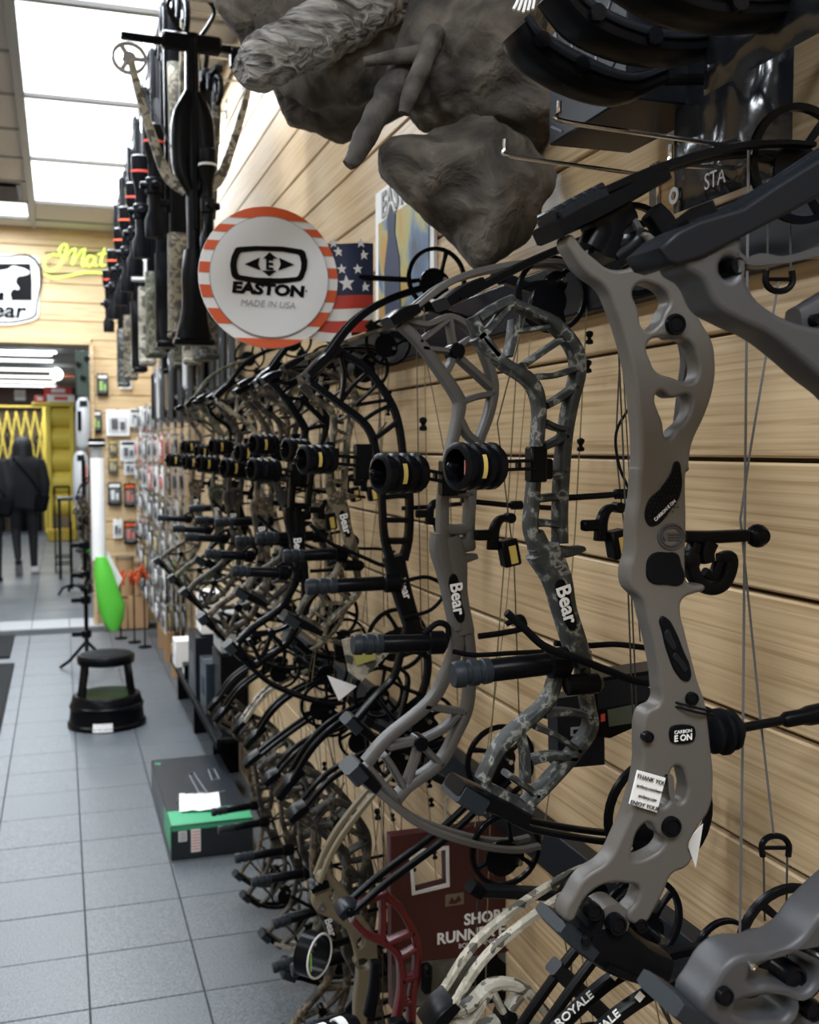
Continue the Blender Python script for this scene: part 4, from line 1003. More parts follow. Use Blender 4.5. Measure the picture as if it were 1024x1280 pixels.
# ---- tan bow with a slotted plate riser
LT = Bow('flat tan bow with slotted plate riser and tan limb behind the red bow', 1.92, group=LO, anchor=(470, 1220))
LT.plate('riser', [C7([(408, 265), (420, 190), (452, 112), (530, 165), (590, 240), (640, 320), (690, 400), (706, 500), (690, 600), (660, 700), (650, 860), (600, 1000), (540, 1000), (590, 860), (600, 690), (612, 560), (592, 450), (560, 375), (500, 330), (440, 302)]),
                   C7([(492, 195), (502, 190), (506, 240), (496, 245)]), C7([(628, 410), (640, 412), (622, 460), (612, 456)]), C7([(610, 520), (660, 515), (665, 545), (612, 545)])], M_TAN, .022, .003)
LT.disc('bolt', *C7([(445, 268)])[0], 5, M_STEEL, 1.92 - .014, .006)
LT.limbs([(397, 1098), (412, 1062), (432, 1030), (462, 992), (492, 960)], [6, 7, 7, 6, 5], M_TAN)
LT.pocket(C7([(390, 180), (420, 165), (470, 150)]), [8, 12, 9], M_BLACK, .045)
LT.cam(500, 945, 34, ecc=(.1, .1), ph=.3); LT.string([(480, 950), (478, 1300)], M_STRING, .0011)
LT.string([(505, 950), (500, 1300)], M_STRING, .0011, .01, 'cable')
# ---- lettering on the nearest lower limbs
def limb_text(txt, u0, v0, u1, v1, Y, size, m=M_PAPER, parent=None):
    a, c = at_y(u0, v0, Y), at_y(u1, v1, Y); xd = (c - a).normalized(); yd = Vector((-xd.z, 0, xd.x))
    return lettering(txt, (a + c) / 2, xd, yd, size, m, parent, bold=.0002)
# ---- black carrier limbs reading ROYALE at the bottom edge
RB = Bow('pair of black bow limbs lettered in white crossing the bottom edge', .93, group=LO, anchor=(760, 1300))
b = MB(); b.sweep([at_y(u, v, .91) for u, v in ((640, 1345), (700, 1282), (768, 1222), (840, 1192), (890, 1185))], [.012, .013, .013, .012, .010], .013, n=6, k=8, e=.4); la = b.build('limb', M_BLACK, RB.root)
b = MB(); b.sweep([at_y(u, v, .88) for u, v in ((690, 1350), (760, 1278), (830, 1232), (890, 1215), (930, 1212))], [.012, .013, .013, .012, .010], .013, n=6, k=8, e=.4); lb_ = b.build('limb', M_BLACK, RB.root)
limb_text('ROYALE', 684, 1292, 752, 1232, .902, .0125, parent=la); limb_text('ROYALE', 716, 1318, 786, 1254, .872, .0125, parent=lb_)
for (u, v), Y, par in (((769, 1219), .902, la), ((800, 1246), .872, lb_)):
    c = at_y(u, v, Y); b = MB(); b.box(c, (.008, .0008, .008), (0, -.75, 0)); b.build('limb_mark', M_PAPER, par)
RB.cam(905, 1190, 46, dy=0.0)
RB.pocket([(560, 1440), (600, 1400), (645, 1345)], [20, 26, 20], M_DKGREY, .05)
RB.net([([(600, 1400), (660, 1460), (700, 1560), (705, 1700)], [24, 26, 30, 34])], M_BLACKM, .03)

# ================================================================ the rack: two wall rails with angled pegs
def rail(label, z0, z1, y0, y1, pegs):
    t = thing('bow_rack', label, 'rack', (WALLX - .016, (y0 + y1) / 2, z0), 'wall rails of the bow rack')
    b = MB(); b.box((WALLX - .016, (y0 + y1) / 2, (z0 + z1) / 2), (.030, y1 - y0, z1 - z0), bev=.003); b.build('rail', M_DKGREY, t)
    for y, x, zt in pegs:
        b = MB(); b.sweep([(WALLX - .03, y, (z0 + z1) / 2), (x, y, zt)], .016, .022, n=1, k=8, e=.4); pg = b.build('peg', M_DKGREY, t, smooth=30)
        b = MB(); b.sweep([(x + .004, y, zt - .003), (x - .012, y, zt + .009)], .019, .025, n=1, k=8, e=.4); b.build('peg_cap', M_RUBBER, pg, smooth=30)
rail('black upper steel rail behind the tops of the bows', 1.70, 1.785, 0.45, 4.6, [(1.19 + .36 * q, .66, 1.765) for q in range(9)])
p1, p2 = at_y(598, 1113, 1.35), at_y(692, 1207, 1.02)
rail('black lower steel rail behind the feet of the upper bows', .81, .885, .45, 3.7, [(1.35, p1.x, p1.z), (1.76, .60, .93), (2.1, .6, .93), (2.42, .6, .93), (2.78, .6, .93), (3.1, .6, .93)])
t = thing('bow_hook', 'black angled hook arm over the black lettered limbs at the bottom', 'hook', (WALLX - .01, 1.02, .6))
e = at_y(800, 1312, 1.02)
b = MB(); b.sweep([p2, e, (WALLX - .004, 1.02, e.z - (WALLX - e.x) * .7)], .018, .022, n=1, k=8, e=.4); b.build('hook_arm', M_DKGREY, t, smooth=30)
b = MB(); b.box((WALLX - .006, 1.02, e.z - (WALLX - e.x) * .7), (.010, .05, .09), bev=.002); b.build('hook_plate', M_DKGREY, t)

# ---- single-ring sight with a white rim among the lower bows
SR = thing('ring_sight', 'black ring sight with a white rim on the lower rack above the floor', 'sight', at_y(390, 1215, 1.98))
c = at_y(389, 1192, 1.98); ax = Vector((1, -1.1, 0)).normalized()
b = MB(); b.lathe(c, ax, [(-.012, .037), (-.012, .043), (.020, .043), (.020, .037)], n=30, closed=True); b.build('ring_housing', M_BLACKM, SR)
b = MB(); b.lathe(c, -ax, [(-.0195, .0385), (-.0215, .0395), (-.0215, .0425), (-.0195, .0435)], n=30, closed=True); b.build('white_rim', M_PAPER, SR)
b = MB(); b.cyl(c - Vector((0, 0, .036)), c + Vector((0, 0, .0)), .0015, n=6); b.build('pin', M_LIME, SR)
b = MB(); b.sweep([c + Vector((.04, .02, 0)), c + Vector((.12, .04, .0)), Vector((WALLX - .002, c.y + .06, c.z))], [.016, .012, .012], .012, n=2, k=8); b.build('sight_arm', M_BLACK, SR)
# ================================================================ cast rock mount with driftwood, high on the wall
def log(name, pts, rad, m, parent, seed, amp=.25, n=22, fl=1.0):
    P = catmull(pts, 9); mm = len(P); RR = [x.x for x in catmull([(r, 0, 0) for r in rad], 9)]
    b = MB(); b.tube(P, RR, n); off = Vector((seed, seed * 2.3, 0))
    for i, v in enumerate(b.v):
        j = min(i // n, mm - 1); d = v - P[j]
        q = Vector((v.x * 9, v.y * 26, v.z * 26)) + off
        b.v[i] = P[j] + d * (1 + amp * noise.fractal(q, 1.0, 2.0, 4))
    return b.build(name, m, parent, smooth=50)
RM = thing('rock_mount', 'weathered rock and driftwood display mount high on the wall', 'rock mount', (.74, 1.80, 1.9))
def W(u, v, Y): return at_y(u, v, Y)
def px_r(p): return (p.x * math.sin(YAW) + p.y * math.cos(YAW)) / FPX
# lower slab, hanging tongue of stone
def slab(name, loops_px, Yc, thick, m, parent, seed, amp=.02, yslope=0.0, sub=5):
    """stone with the outline seen from the aisle: a ball pressed to that outline, cut by planes and roughened"""
    P = [at_y(u, v, Yc) for u, v in loops_px]; c = sum(P, Vector()) / len(P)
    rim = [q - c for q in catmull([tuple(p) for p in P], 6, closed=True)]
    ang = sorted((math.atan2(q.z, q.x), math.hypot(q.x, q.z)) for q in rim)
    ang = [(ang[-1][0] - 2 * PI, ang[-1][1])] + ang + [(ang[0][0] + 2 * PI, ang[0][1])]
    def rad(t):
        for (a0, r0), (a1, r1) in zip(ang, ang[1:]):
            if a0 <= t <= a1: return r0 + (r1 - r0) * ((t - a0) / max(a1 - a0, 1e-9))
        return ang[0][1]
    rnd = random.Random(seed); cuts = []
    for _ in range(9):
        d = Vector((rnd.uniform(-1, 1), rnd.uniform(-1.2, -.2), rnd.uniform(-1, 1))).normalized(); cuts.append((d, rnd.uniform(.60, .86)))
    bm = bmesh.new(); bmesh.ops.create_icosphere(bm, subdivisions=sub, radius=1.0); O = parent_origin(parent); off = Vector((seed * 3.1, seed * 1.7, seed))
    for v in bm.verts:
        p = v.co.copy()
        for d, h in cuts:
            k = p.dot(d)
            if k > h: p -= d * (k - h) * .85
        t = math.atan2(p.z, p.x); rho = min(1.0, math.hypot(p.x, p.z)) ** .8; r_ = rad(t) * rho
        q = c + Vector((math.cos(t) * r_, p.y * thick * .62, math.sin(t) * r_))
        q.y += (q.x - c.x) * yslope
        n1 = noise.fractal(q * 8 + off, 1.0, 2.0, 6); n2 = 1 - abs(noise.noise(q * 13 + off)) * 2
        q += v.co * (n1 * amp + n2 * amp * .35)
        v.co = q - O
    me = bpy.data.meshes.new(name); bm.to_mesh(me); bm.free(); me.materials.append(m); finish(me, 60)
    return link(name, me, parent, O)
slab('lower_slab', [(490, 190), (505, 178), (545, 168), (580, 142), (600, 140), (625, 160), (655, 188), (680, 212), (684, 240), (668, 268), (640, 302), (606, 332), (588, 322), (562, 276), (528, 240), (500, 212)], 1.60, .14, M_ROCK, RM, 3, yslope=-.25)
slab('middle_rock', [(520, 40), (545, -20), (600, -40), (668, -30), (672, 40), (674, 120), (668, 175), (630, 190), (580, 165), (545, 150), (525, 110)], 1.66, .20, M_ROCK, RM, 9, .03, yslope=-.3)
slab('upper_slab', [(290, -10), (306, -50), (385, -80), (480, -60), (540, -10), (545, 80), (522, 136), (490, 154), (442, 160), (396, 155), (358, 130), (332, 86), (312, 42)], 1.98, .24, M_ROCK, RM, 5, .03)
log('driftwood_log', [W(301, 88, 1.70), W(318, 82, 1.71), W(352, 66, 1.74), (W(410, 38, 1.80)), W(470, -10, 1.88), W(540, -60, 1.92)], [.020, .037, .042, .050, .062, .070], M_DRIFT, RM, 2.0, .30, 30)
log('driftwood_branch', [W(434, 206, 1.60), W(446, 192, 1.60), W(472, 142, 1.62), W(505, 92, 1.66), W(560, 55, 1.70)], [.010, .016, .019, .024, .022], M_BRANCH, RM, 4.0, .22)
log('driftwood_branch', [W(505, 142, 1.58), W(512, 120, 1.58), W(528, 82, 1.60), W(545, 40, 1.63)], [.009, .013, .015, .016], M_BRANCH, RM, 7.0, .2)
log('driftwood_branch', [W(455, 78, 1.64), W(490, 72, 1.63), W(530, 66, 1.62), W(548, 56, 1.62)], [.008, .012, .013, .009], M_BRANCH, RM, 8.0, .2)

# ================================================================ round sign with flag
SY = 2.30
def sp(u, v, dy=0.0): return at_y(u, v, SY) + Vector((0, dy, 0))
sc0 = sp(337, 347); ks = pxs(SY, .43)
SG = thing('round_sign', 'round white and striped advertising sign with a flag, lettered EASTON', 'sign', (sc0.x, SY, sc0.z - 87 * ks))
b = MB(); b.lathe(sc0 + Vector((0, .002, 0)), YV, [(0, .0001), (0, 87 * ks), (.004, 87 * ks), (.004, .0001)], n=64); b.build('sign_board', M_PAPER, SG, smooth=30)
def chord(z0, z1, m, skew=0.0):
    R = 86.6 * ks; pts = []
    zs = [z0 + (z1 - z0) * q / 6. for q in range(7)]
    L = [(-math.sqrt(max(R * R - z * z, 0)), z) for z in zs]; Rr = [(math.sqrt(max(R * R - z * z, 0)), z) for z in reversed(zs)]
    b = MB(); b.prism([sc0 + Vector((x, .001, z)) for x, z in L + Rr], (0, -.001, 0)); b.build('stripe', m, SG, smooth=0)
for z0, z1 in ((71, 86.5), (53, 62), (30.5, 42), (3, 15.5), (-27, -12), (-58, -40), (-86.5, -75)):
    chord(z0 * ks, z1 * ks, M_ORANGE)
b = MB(); b.lathe(sc0 + Vector((0, -.0052, 0)), YV, [(0, .0001), (0, 74 * ks), (.005, 74 * ks)], n=64); b.build('disc_edge', M_TBAR, SG, smooth=30)
M_SIGNW = mat('sign_white', (.70, .71, .72), .45)
b = MB(); b.lathe(sc0 + Vector((0, -.0058, 0)), YV, [(0, .0001), (0, 73.2 * ks), (.004, 73.2 * ks)], n=64); b.build('disc', M_SIGNW, SG, smooth=30)
# flag behind, running to the wall
def fl(u, v): return sp(u, v, .010 + .006 * math.sin((u - 380) * .08))
def flagquad(v0, v1, m, name, u0=382, u1=469, dv=0.10):
    b = MB(); vs = []; n = 10
    for q in range(n + 1):
        u = u0 + (u1 - u0) * q / n; w_ = 4 * math.sin((u - 382) * .05)
        for v in (v0, v1): vs.append(fl(u, v + w_ * .8 + (u - 382) * dv))
    vs2 = [p + Vector((0, .003, 0)) for p in vs]; N = len(vs)
    b.add(vs + vs2, [(2 * q, 2 * q + 2, 2 * q + 3, 2 * q + 1) for q in range(n)] + [(N + 2 * q, N + 2 * q + 1, N + 2 * q + 3, N + 2 * q + 2) for q in range(n)] + [(2 * q, N + 2 * q, N + 2 * q + 2, 2 * q + 2) for q in range(n)] + [(2 * q + 1, 2 * q + 3, N + 2 * q + 3, N + 2 * q + 1) for q in range(n)] + [(0, 1, N + 1, N), (2 * n, N + 2 * n, N + 2 * n + 1, 2 * n + 1)])
    return b.build(name, m, SG, smooth=60)
fg = flagquad(297, 362, M_NAVY, 'flag_canton')
flagquad(362, 379, M_REDP, 'flag_stripe'); flagquad(379, 394, M_PAPER, 'flag_stripe'); flagquad(394, 409, M_REDP, 'flag_stripe'); flagquad(409, 420, M_PAPER, 'flag_stripe', u1=440); 
def star(u, v, r):
    c = fl(u, v) + Vector((0, -.0015, 0)); pts = []
    for q in range(10):
        an = PI / 2 + q * PI / 5 + .1; rr = r * ks * (1 if q % 2 == 0 else .42); pts.append(c + Vector((math.cos(an) * rr, 0, math.sin(an) * rr)))
    b = MB(); b.prism(pts, (0, .001, 0)); b.build('star', M_PAPER, fg, smooth=0)
for u, v in ((424, 314), (456, 318), (412, 330), (428, 321 + 15), (448, 336), (410, 351), (434, 354), (458, 334 + 24), (452, 300 + 3), (418, 303)):
    star(u, v, 7 if v != 354 else 11)
# logo: rounded frame, arrow heads, E
def sq(u, v): q = sp(u, v); return (q.x, q.z)
lg = curve_part('logo_frame', [[sq(*p) for p in ((293, 312), (297, 309.5), (376, 312.5), (381, 317), (379, 347), (374, 352), (294, 350), (288.5, 344))], [sq(*p) for p in ((302, 316), (371, 318.5), (374, 322), (372.5, 344), (369, 347), (299, 344.5), (296.5, 341), (298, 320))]], ((0, SY - .0075, 0), (1, 0, 0), (0, 0, 1)), .0015, M_BLACK, SG, .0003, True, 3)
for tri in (((305, 331), (324, 322.5), (322, 331), (325, 338.5)), ((367, 331.5), (348, 323), (350, 331), (347, 339)), ((336, 316), (328, 324), (346, 324)), ((335.5, 346), (327, 339), (345, 339))):
    b = MB(); b.prism([sp(u, v, -.0072) for u, v in tri], (0, -.001, 0)); b.build('arrow_mark', M_BLACK, SG, smooth=0)
lettering('E', sp(336, 331.5, -.008), (1, 0, 0), (0, 0, 1), .034, M_BLACK, SG, 'logo_letter', bold=.0012)
lettering('EASTON', sp(334.5, 363, -.0075), (1, 0, -.02), (0, 0, 1), .0315, M_BLACK, SG, sx=1.3, bold=.0018, shear=.1)
lettering('.', sp(382, 360, -.0075), (1, 0, 0), (0, 0, 1), .03, M_BLACK, SG)
lettering('MADE IN USA', sp(334, 381, -.0075), (1, 0, -.02), (0, 0, 1), .0195, M_TBAR, SG, shear=.2)
b = MB(); q0 = sp(440, 345, .012); b.sweep([q0, Vector((WALLX + .002, q0.y, q0.z))], .012, .012, n=1, k=8); b.build('wall_bracket', M_BLACK, SG)

# ================================================================ poster flat on the wall
pa, pb_, pc_ = at_x(470, 243, .762), at_x(543, 300, .762), at_x(470, 405, .762)
PO = thing('poster', 'EASTON poster with archer picture on the wall under the rock mount', 'poster', (.764, (pa.y + pb_.y) / 2, pc_.z))
y0, y1, zt, zb = pb_.y, pa.y, pa.z, pc_.z
b = MB(); b.box((.765, (y0 + y1) / 2, (zt + zb) / 2), (.008, y1 - y0, zt - zb)); b.build('backing', M_PAPER, PO, smooth=0)
M_PIC = ramp_mat('poster_picture', [(.30, (.05, .07, .10)), (.42, (.10, .18, .32)), (.50, (.42, .40, .14)), (.58, (.50, .26, .05)), (.68, (.45, .50, .52))], scale=4.0, detail=3, rough=.4, dist=1.5)
b = MB(); b.box((.7595, (y0 + y1) / 2 - .004, zb + (zt - zb) * .38), (.003, (y1 - y0) * .86, (zt - zb) * .74)); b.build('picture', M_PIC, PO, smooth=0)
lettering('EASTON', (.7588, (y0 + y1) / 2, zt - .045), (0, -1, 0), (0, 0, 1), .085, M_TBAR, PO, bold=.002, ext=.0008)
b = MB(); yc = (y0 + y1) / 2 + .05
b.prism([(.758, yc + dy, zb + dz) for dy, dz in ((.07, 0), (.08, .12), (.05, .19), (.055, .235), (.02, .26), (-.01, .235), (-.005, .19), (-.04, .13), (-.05, 0))], (-.002, 0, 0)); b.build('archer_figure', M_NAVY, PO, smooth=0)
b = MB(); b.tube(catmull([(.757, yc + .055, zb + .24), (.757, yc + .02, zb + .268), (.757, yc - .012, zb + .24)], 4), .004, 6); b.build('cap', M_PAPER, PO)

# ================================================================ crossbows hung nose-up in a row
def crossbow(label, X, Y, zt, body, accent, scope=True, sx=.135, yaw=0.0, L=1.06, limbm=None):
    r = thing('crossbow', label, 'crossbow', (X, Y, zt), 'crossbows hanging high along the wall')
    p = lambda x, y, z: Vector((X + x, Y + y, zt - z))
    b = MB(); b.tube(catmull([p(-.02, 0, .13), p(-.045, 0, .09), p(-.065, 0, .045), p(-.05, 0, .012), p(0, 0, .004), p(.05, 0, .012), p(.065, 0, .045), p(.045, 0, .09), p(.02, 0, .13)], 4), .0065, 8); b.build('stirrup', M_BLACKM, r)
    b = MB(); b.box(p(0, 0, .145), (.17, .04, .05), bev=.008); b.box(p(-.13, 0, .15), (.13, .022, .022), bev=.004); b.box(p(.13, 0, .15), (.13, .022, .022), bev=.004); b.box(p(.12, 0, .175), (.022, .03, .06), bev=.004); b.build('nose_block', M_BLACK, r)
    b = MB(); b.sweep([p(0, 0, .12), p(0, 0, .5), p(0, 0, .80)], [.035, .042, .036], .045, n=3); b.sweep([p(0, -.026, .14), p(0, -.026, .72)], .012, .012, n=1, k=8); b.build('barrel', M_BLACK, r)
    b = MB(); b.sweep([p(-.01, 0, .30), p(-.03, 0, .38), p(-.034, 0, .52), p(-.012, 0, .60)], [.03, .055, .05, .03], .05); b.sweep([p(.01, 0, .30), p(.03, 0, .38), p(.034, 0, .52), p(.012, 0, .60)], [.03, .055, .05, .03], .05); b.build('fore_grip', body, r)
    for s in (-1, 1):
        b = MB(); b.sweep([p(s * .02, 0, .60), p(s * .07, 0, .56), p(s * .105, 0, .47), p(s * .145, 0, .33), p(s * sx * 1.25, 0, .22)], [.036, .032, .026, .022, .018], .022); o = b.build('limb', limbm or body, r)
        c = p(s * sx * 1.28, 0, .215)
        b = MB(); b.lathe(c - YV * .006, YV, [(0, .040), (0, .048), (.012, .048), (.012, .040)], n=22, closed=True)
        for q in range(3): an = q * 2.1; b.sweep([c, c + Vector((math.cos(an) * .043, 0, math.sin(an) * .043))], .012, .010, n=1, k=8)
        b.lathe(c - YV * .008, YV, [(0, .002), (0, .018), (.016, .018), (.016, .002)], n=14); b.build('cam', M_STEEL if s < 0 else M_BLACKM, o)
        b = MB(); b.tube([c, p(0, -.02, .62)], .0016, 5); b.build('bowstring', M_STRGREY, r)
    b = MB(); b.sweep([p(0, 0, .78), p(.004, 0, .86), p(.0, 0, .96), p(-.004, 0, L)], [.055, .080, .072, .105], .055); b.box(p(-.004, 0, L + .008), (.115, .05, .02), bev=.005); b.sweep([p(0, .02, .80), p(0, .09, .86), p(0, .12, .91)], [.03, .03, .03], .03, nrm=(1, 0, 0)); o = b.build('stock', body, r)
    b = MB(); b.box(p(0, -.022, .93), (.03, .006, .05), bev=.002); b.build('accent_panel', accent, o)
    b = MB(); b.tube(catmull([p(0, .02, .76), p(0, .05, .775), p(0, .05, .81), p(0, .02, .825)], 4), .004, 6); b.build('trigger_guard', M_BLACKM, r)
    if scope:
        c = p(.022, -.055, 0)
        b = MB(); b.lathe(p(.03, -.06, .80), (0, 0, 1), [(0, .016), (0, .023), (.05, .024), (.075, .015), (.12, .015), (.125, .021), (.165, .021), (.17, .015), (.215, .015), (.25, .024), (.315, .025), (.32, .018)], n=18); o = b.build('scope', M_BLACK, r)
        for zz_ in (.70, .60): b = MB(); b.box(p(.03, -.042, zz_), (.024, .03, .02), bev=.003); b.build('scope_ring', M_BLACKM, o)
        b = MB(); b.lathe(p(.052, -.06, .655), (1, 0, 0), [(-.02, .010), (.008, .012), (.012, .008)], n=12); b.build('windage_turret', M_BLACKM, o)
        b = MB(); b.lathe(p(.03, -.082, .655), (0, 1, 0), [(-.012, .009), (-.008, .011), (.02, .010)], n=12); b.build('elevation_turret', M_BLACKM, o)
        b = MB(); b.lathe(p(.03, -.06, .535), (0, 0, 1), [(0, .0256), (.007, .0256)], n=18); b.build('scope_band', accent, o)
    r.rotation_euler.z = yaw
    # the arm that carries it
    h = thing('crossbow_hanger', label.replace('crossbow', 'hanger arm holding the crossbow', 1) if False else 'steel hanger arm of the ' + label.split(' behind')[0], 'hanger', (WALLX, Y, zt + .01), 'hanger arms for the crossbows')
    b = MB(); b.tube([(WALLX - .005, Y, zt - .012), (X + .06, Y, zt - .012), (X - .02, Y, zt - .012), (X - .04, Y, zt + .016)], .0055, 8); b.build('arm', M_STEEL, h); b = MB(); b.box((WALLX - .004, Y, zt), (.008, .04, .09), bev=.002); b.build('arm_plate', M_STEEL, h)
    return r
XN = [(258, 262, 3.40, 1.0, M_BLACK, M_PAPER, .05), (207, 215, 3.9, 1.25, M_CAMO_T, M_REDP, -1.5), (191, 238, 4.3, 1.25, M_BLACK, M_REDP, -1.62), (180, 262, 4.75, 1.25, M_CAMO_G, M_REDP, -1.45), (171, 278, 5.2, 1.25, M_CAMO_W, M_ORANGE, -1.6), (162, 296, 5.7, 1.25, M_BLACK, M_ORANGE, -1.5), (153, 318, 6.3, 1.25, M_CAMO_T, M_ORANGE, -1.65), (145, 340, 7.0, 1.25, M_CAMO_D, M_REDP, -1.55),
      (243, 292, 4.10, 1.12, M_CAMO_D, M_REDP, -1.4), (229, 312, 4.53, 1.12, M_CAMO_W, M_PAPER, -1.7), (214, 330, 4.98, 1.12, M_CAMO_G, M_REDP, -1.5), (201, 348, 5.45, 1.12, M_BLACK, M_ORANGE, -1.6)]
XL = ['black crossbow with spread limbs nearest the round sign', 'tan camo crossbow, second in the hanging row', 'black crossbow, third in the hanging row', 'green camo crossbow, fourth in the hanging row', 'pale camo crossbow, fifth in the hanging row', 'black crossbow, sixth in the hanging row', 'tan camo crossbow, seventh in the hanging row', 'dark crossbow nearest the end wall',
      'dark camo crossbow, first of the inner row by the wall', 'pale camo crossbow, second of the inner row by the wall', 'green camo crossbow, third of the inner row by the wall', 'black crossbow, last of the inner row by the wall']
for (u, v, fw, scz, bd, ac, yw), lb in zip(XN, XL):
    X = (u - 76) * fw * math.cos(YAW) / FPX; Y = (fw - X * math.sin(YAW)) / math.cos(YAW); z = 1.5 + (560 - v) * fw / FPX
    if yw < -1: X = min(X + .06, .54)
    else: X -= .03
    zt = min(z + .64 * scz, CEIL - .06)
    crossbow(lb, X, Y, zt, bd, ac, yaw=yw, limbm=M_CAMO_W if yw > -1 else None).scale = (1.1, 1.1, scz) if yw > -1 else (1.0, 1.5, scz)
# white carton hung among them
pz = at_y(174, 338, 5.2)
t = thing('carton', 'small white carton hanging among the crossbows', 'box', pz); b = MB(); b.box(pz, (.07, .05, .10), bev=.004); b.build('box_body', M_PAPER, t); b = MB(); b.tube(catmull([pz + Vector((-.02, 0, .05)), pz + Vector((0, 0, .1)), pz + Vector((.02, 0, .05))], 4), .002, 6); b.build('hang_loop', M_BLACK, t)

# ================================================================ dark stock at the top right
# black product box on a peg, printed face to the aisle
xa, ya0, ya1, za, zc = .612, 1.085, 1.285, 1.893, 2.035
PB = thing('product_box', 'black product box hanging under the rock mount, outline drawing on its face', 'box', ((xa + .69) / 2, (ya0 + ya1) / 2, za))
M_BOXB = mat('black_gloss_card', (.010, .012, .017), .3, spec=.12)
b = MB(); b.box((xa + .06, (ya0 + ya1) / 2, (za + zc) / 2), (.12, ya1 - ya0, zc - za), bev=.002); b.build('box_body', M_BOXB, PB)
M_DRAW = mat('grey_print', (.10, .11, .125), .4)
b = MB(); f = lambda a, c: (xa - .0006, ya1 - (ya1 - ya0) * a, za + (zc - za) * c)
for pts in ([(.30, .85), (.38, .55), (.52, .2)], [(.42, .95), (.55, .75), (.72, .72), (.85, .9)], [(.62, .6), (.70, .3), (.88, .35), (.94, .6), (.80, .75), (.62, .6)], [(.05, .15), (.2, .05)]):
    b.tube(catmull([f(*q) for q in pts], 5), .0016, 6)
b.build('printed_drawing', M_DRAW, PB)
b = MB(); b.lathe(f(.08, .92), (-1, 0, 0), [(0, .007), (.0005, .007)], n=14); b.build('box_logo', M_DRAW, PB)
# chrome wire pegs
def wire_peg(label, tip, root, up=.02):
    t = thing('wire_peg', label, 'peg', root, 'chrome wire pegs')
    a, c = Vector(tip), Vector(root); n = (a - c).normalized()
    b = MB(); b.tube(catmull([a + Vector((0, 0, up)), a + Vector((0, 0, up * .4)), a - n * .006, a.lerp(c, .5), c], 5), .0028, 8); b.build('wire', M_CHROME, t)
    b = MB(); b.box(c + Vector((.003, 0, -.012)), (.006, .022, .06), bev=.002); b.build('peg_plate', M_CHROME, t)
def wp(u, v, Y): return at_y(u, v, Y)
wire_peg('long chrome wire peg with upturned tip below the black product box', wp(631, 194, 1.28), Vector((WALLX - .006, 1.28, wp(750, 214, 1.28).z)))
wire_peg('chrome wire peg passing in front of the black product box', wp(699, 151, 1.02), Vector((WALLX - .006, 1.02, wp(820, 176, 1.02).z)))
wire_peg('chrome wire peg beside the glossy black bags', wp(838, 205, 1.0), Vector((WALLX - .006, 1.0, wp(900, 206, 1.0).z)))
# glossy black bags, flat against pegs, with crinkles
M_GLOSSB = mat('glossy_black_film', (.010, .011, .014), .16, bump=.6, bscale=26)
def bag(label, x, y0, y1, z0, z1, seed, txt=None, th=.03):
    t = thing('black_bag', label, 'bag', (x, (y0 + y1) / 2, z0), 'glossy black bags')
    n, mm = 22, 26; vs = []; fs = []
    for sgn in (-1, 1):
        for i in range(n + 1):
            for j in range(mm + 1):
                a, c = i / n, j / mm
                e = (4 * a * (1 - a)) ** .45 * (4 * c * (1 - c)) ** .35
                wr = noise.fractal(Vector((a * 7 + seed, c * 3.2, seed)), 1, 2, 4) * .010
                vs.append((x + sgn * (th / 2 * e) + (wr * e if sgn < 0 else 0), y1 + (y0 - y1) * a, z0 + (z1 - z0) * c))
    N = (n + 1) * (mm + 1)
    for i in range(n):
        for j in range(mm):
            q = i * (mm + 1) + j; fs.append((q, q + mm + 1, q + mm + 2, q + 1)); fs.append((N + q, N + q + 1, N + q + mm + 2, N + q + mm + 1))
    b = MB(); b.add(vs, fs); o = b.build('bag_film', M_GLOSSB, t, smooth=80)
    b = MB(); b.box((x, (y0 + y1) / 2, z1 + .008), (.004, (y1 - y0) * .9, .03), bev=.001); b.build('header_card', M_BOXB, t)
    b = MB(); b.tube(catmull([(x, (y0 + y1) / 2 - .02, z1 + .02), (x, (y0 + y1) / 2, z1 + .05), (x, (y0 + y1) / 2 + .02, z1 + .02)], 4), .002, 6); b.build('hang_loop', M_RUBBER, t)
    if txt:
        lettering(txt, (x - th * .35, y1 - (y1 - y0) * .46, z0 + .017), (0, -1, 0), (0, 0, 1), .026, M_TBAR, t, sx=.9)
        b = MB(); b.lathe((x - th * .35, y1 - .018, z0 + .017), (-1, 0, 0), [(0, .005), (0, .010), (.001, .010), (.001, .005)], n=16, closed=True); b.build('ring_logo', M_TBAR, t)
zz = lambda u, v, X: at_x(u, v, X)
q = zz(842, 268, .70); bag('glossy black bag printed STA behind the top of the grey carbon bow', .70, zz(990, 200, .70).y, q.y, q.z, q.z + .30, 1.3, 'STA')
q = zz(770, 100, .66); bag('glossy black bag hanging above the black product box', .66, zz(880, 60, .66).y, q.y, q.z + .012, q.z + .26, 5.1)
q = zz(880, 120, .60); bag('glossy black bag at the top right corner of the picture', .60, zz(1060, 60, .60).y, q.y, q.z, q.z + .30, 9.7)
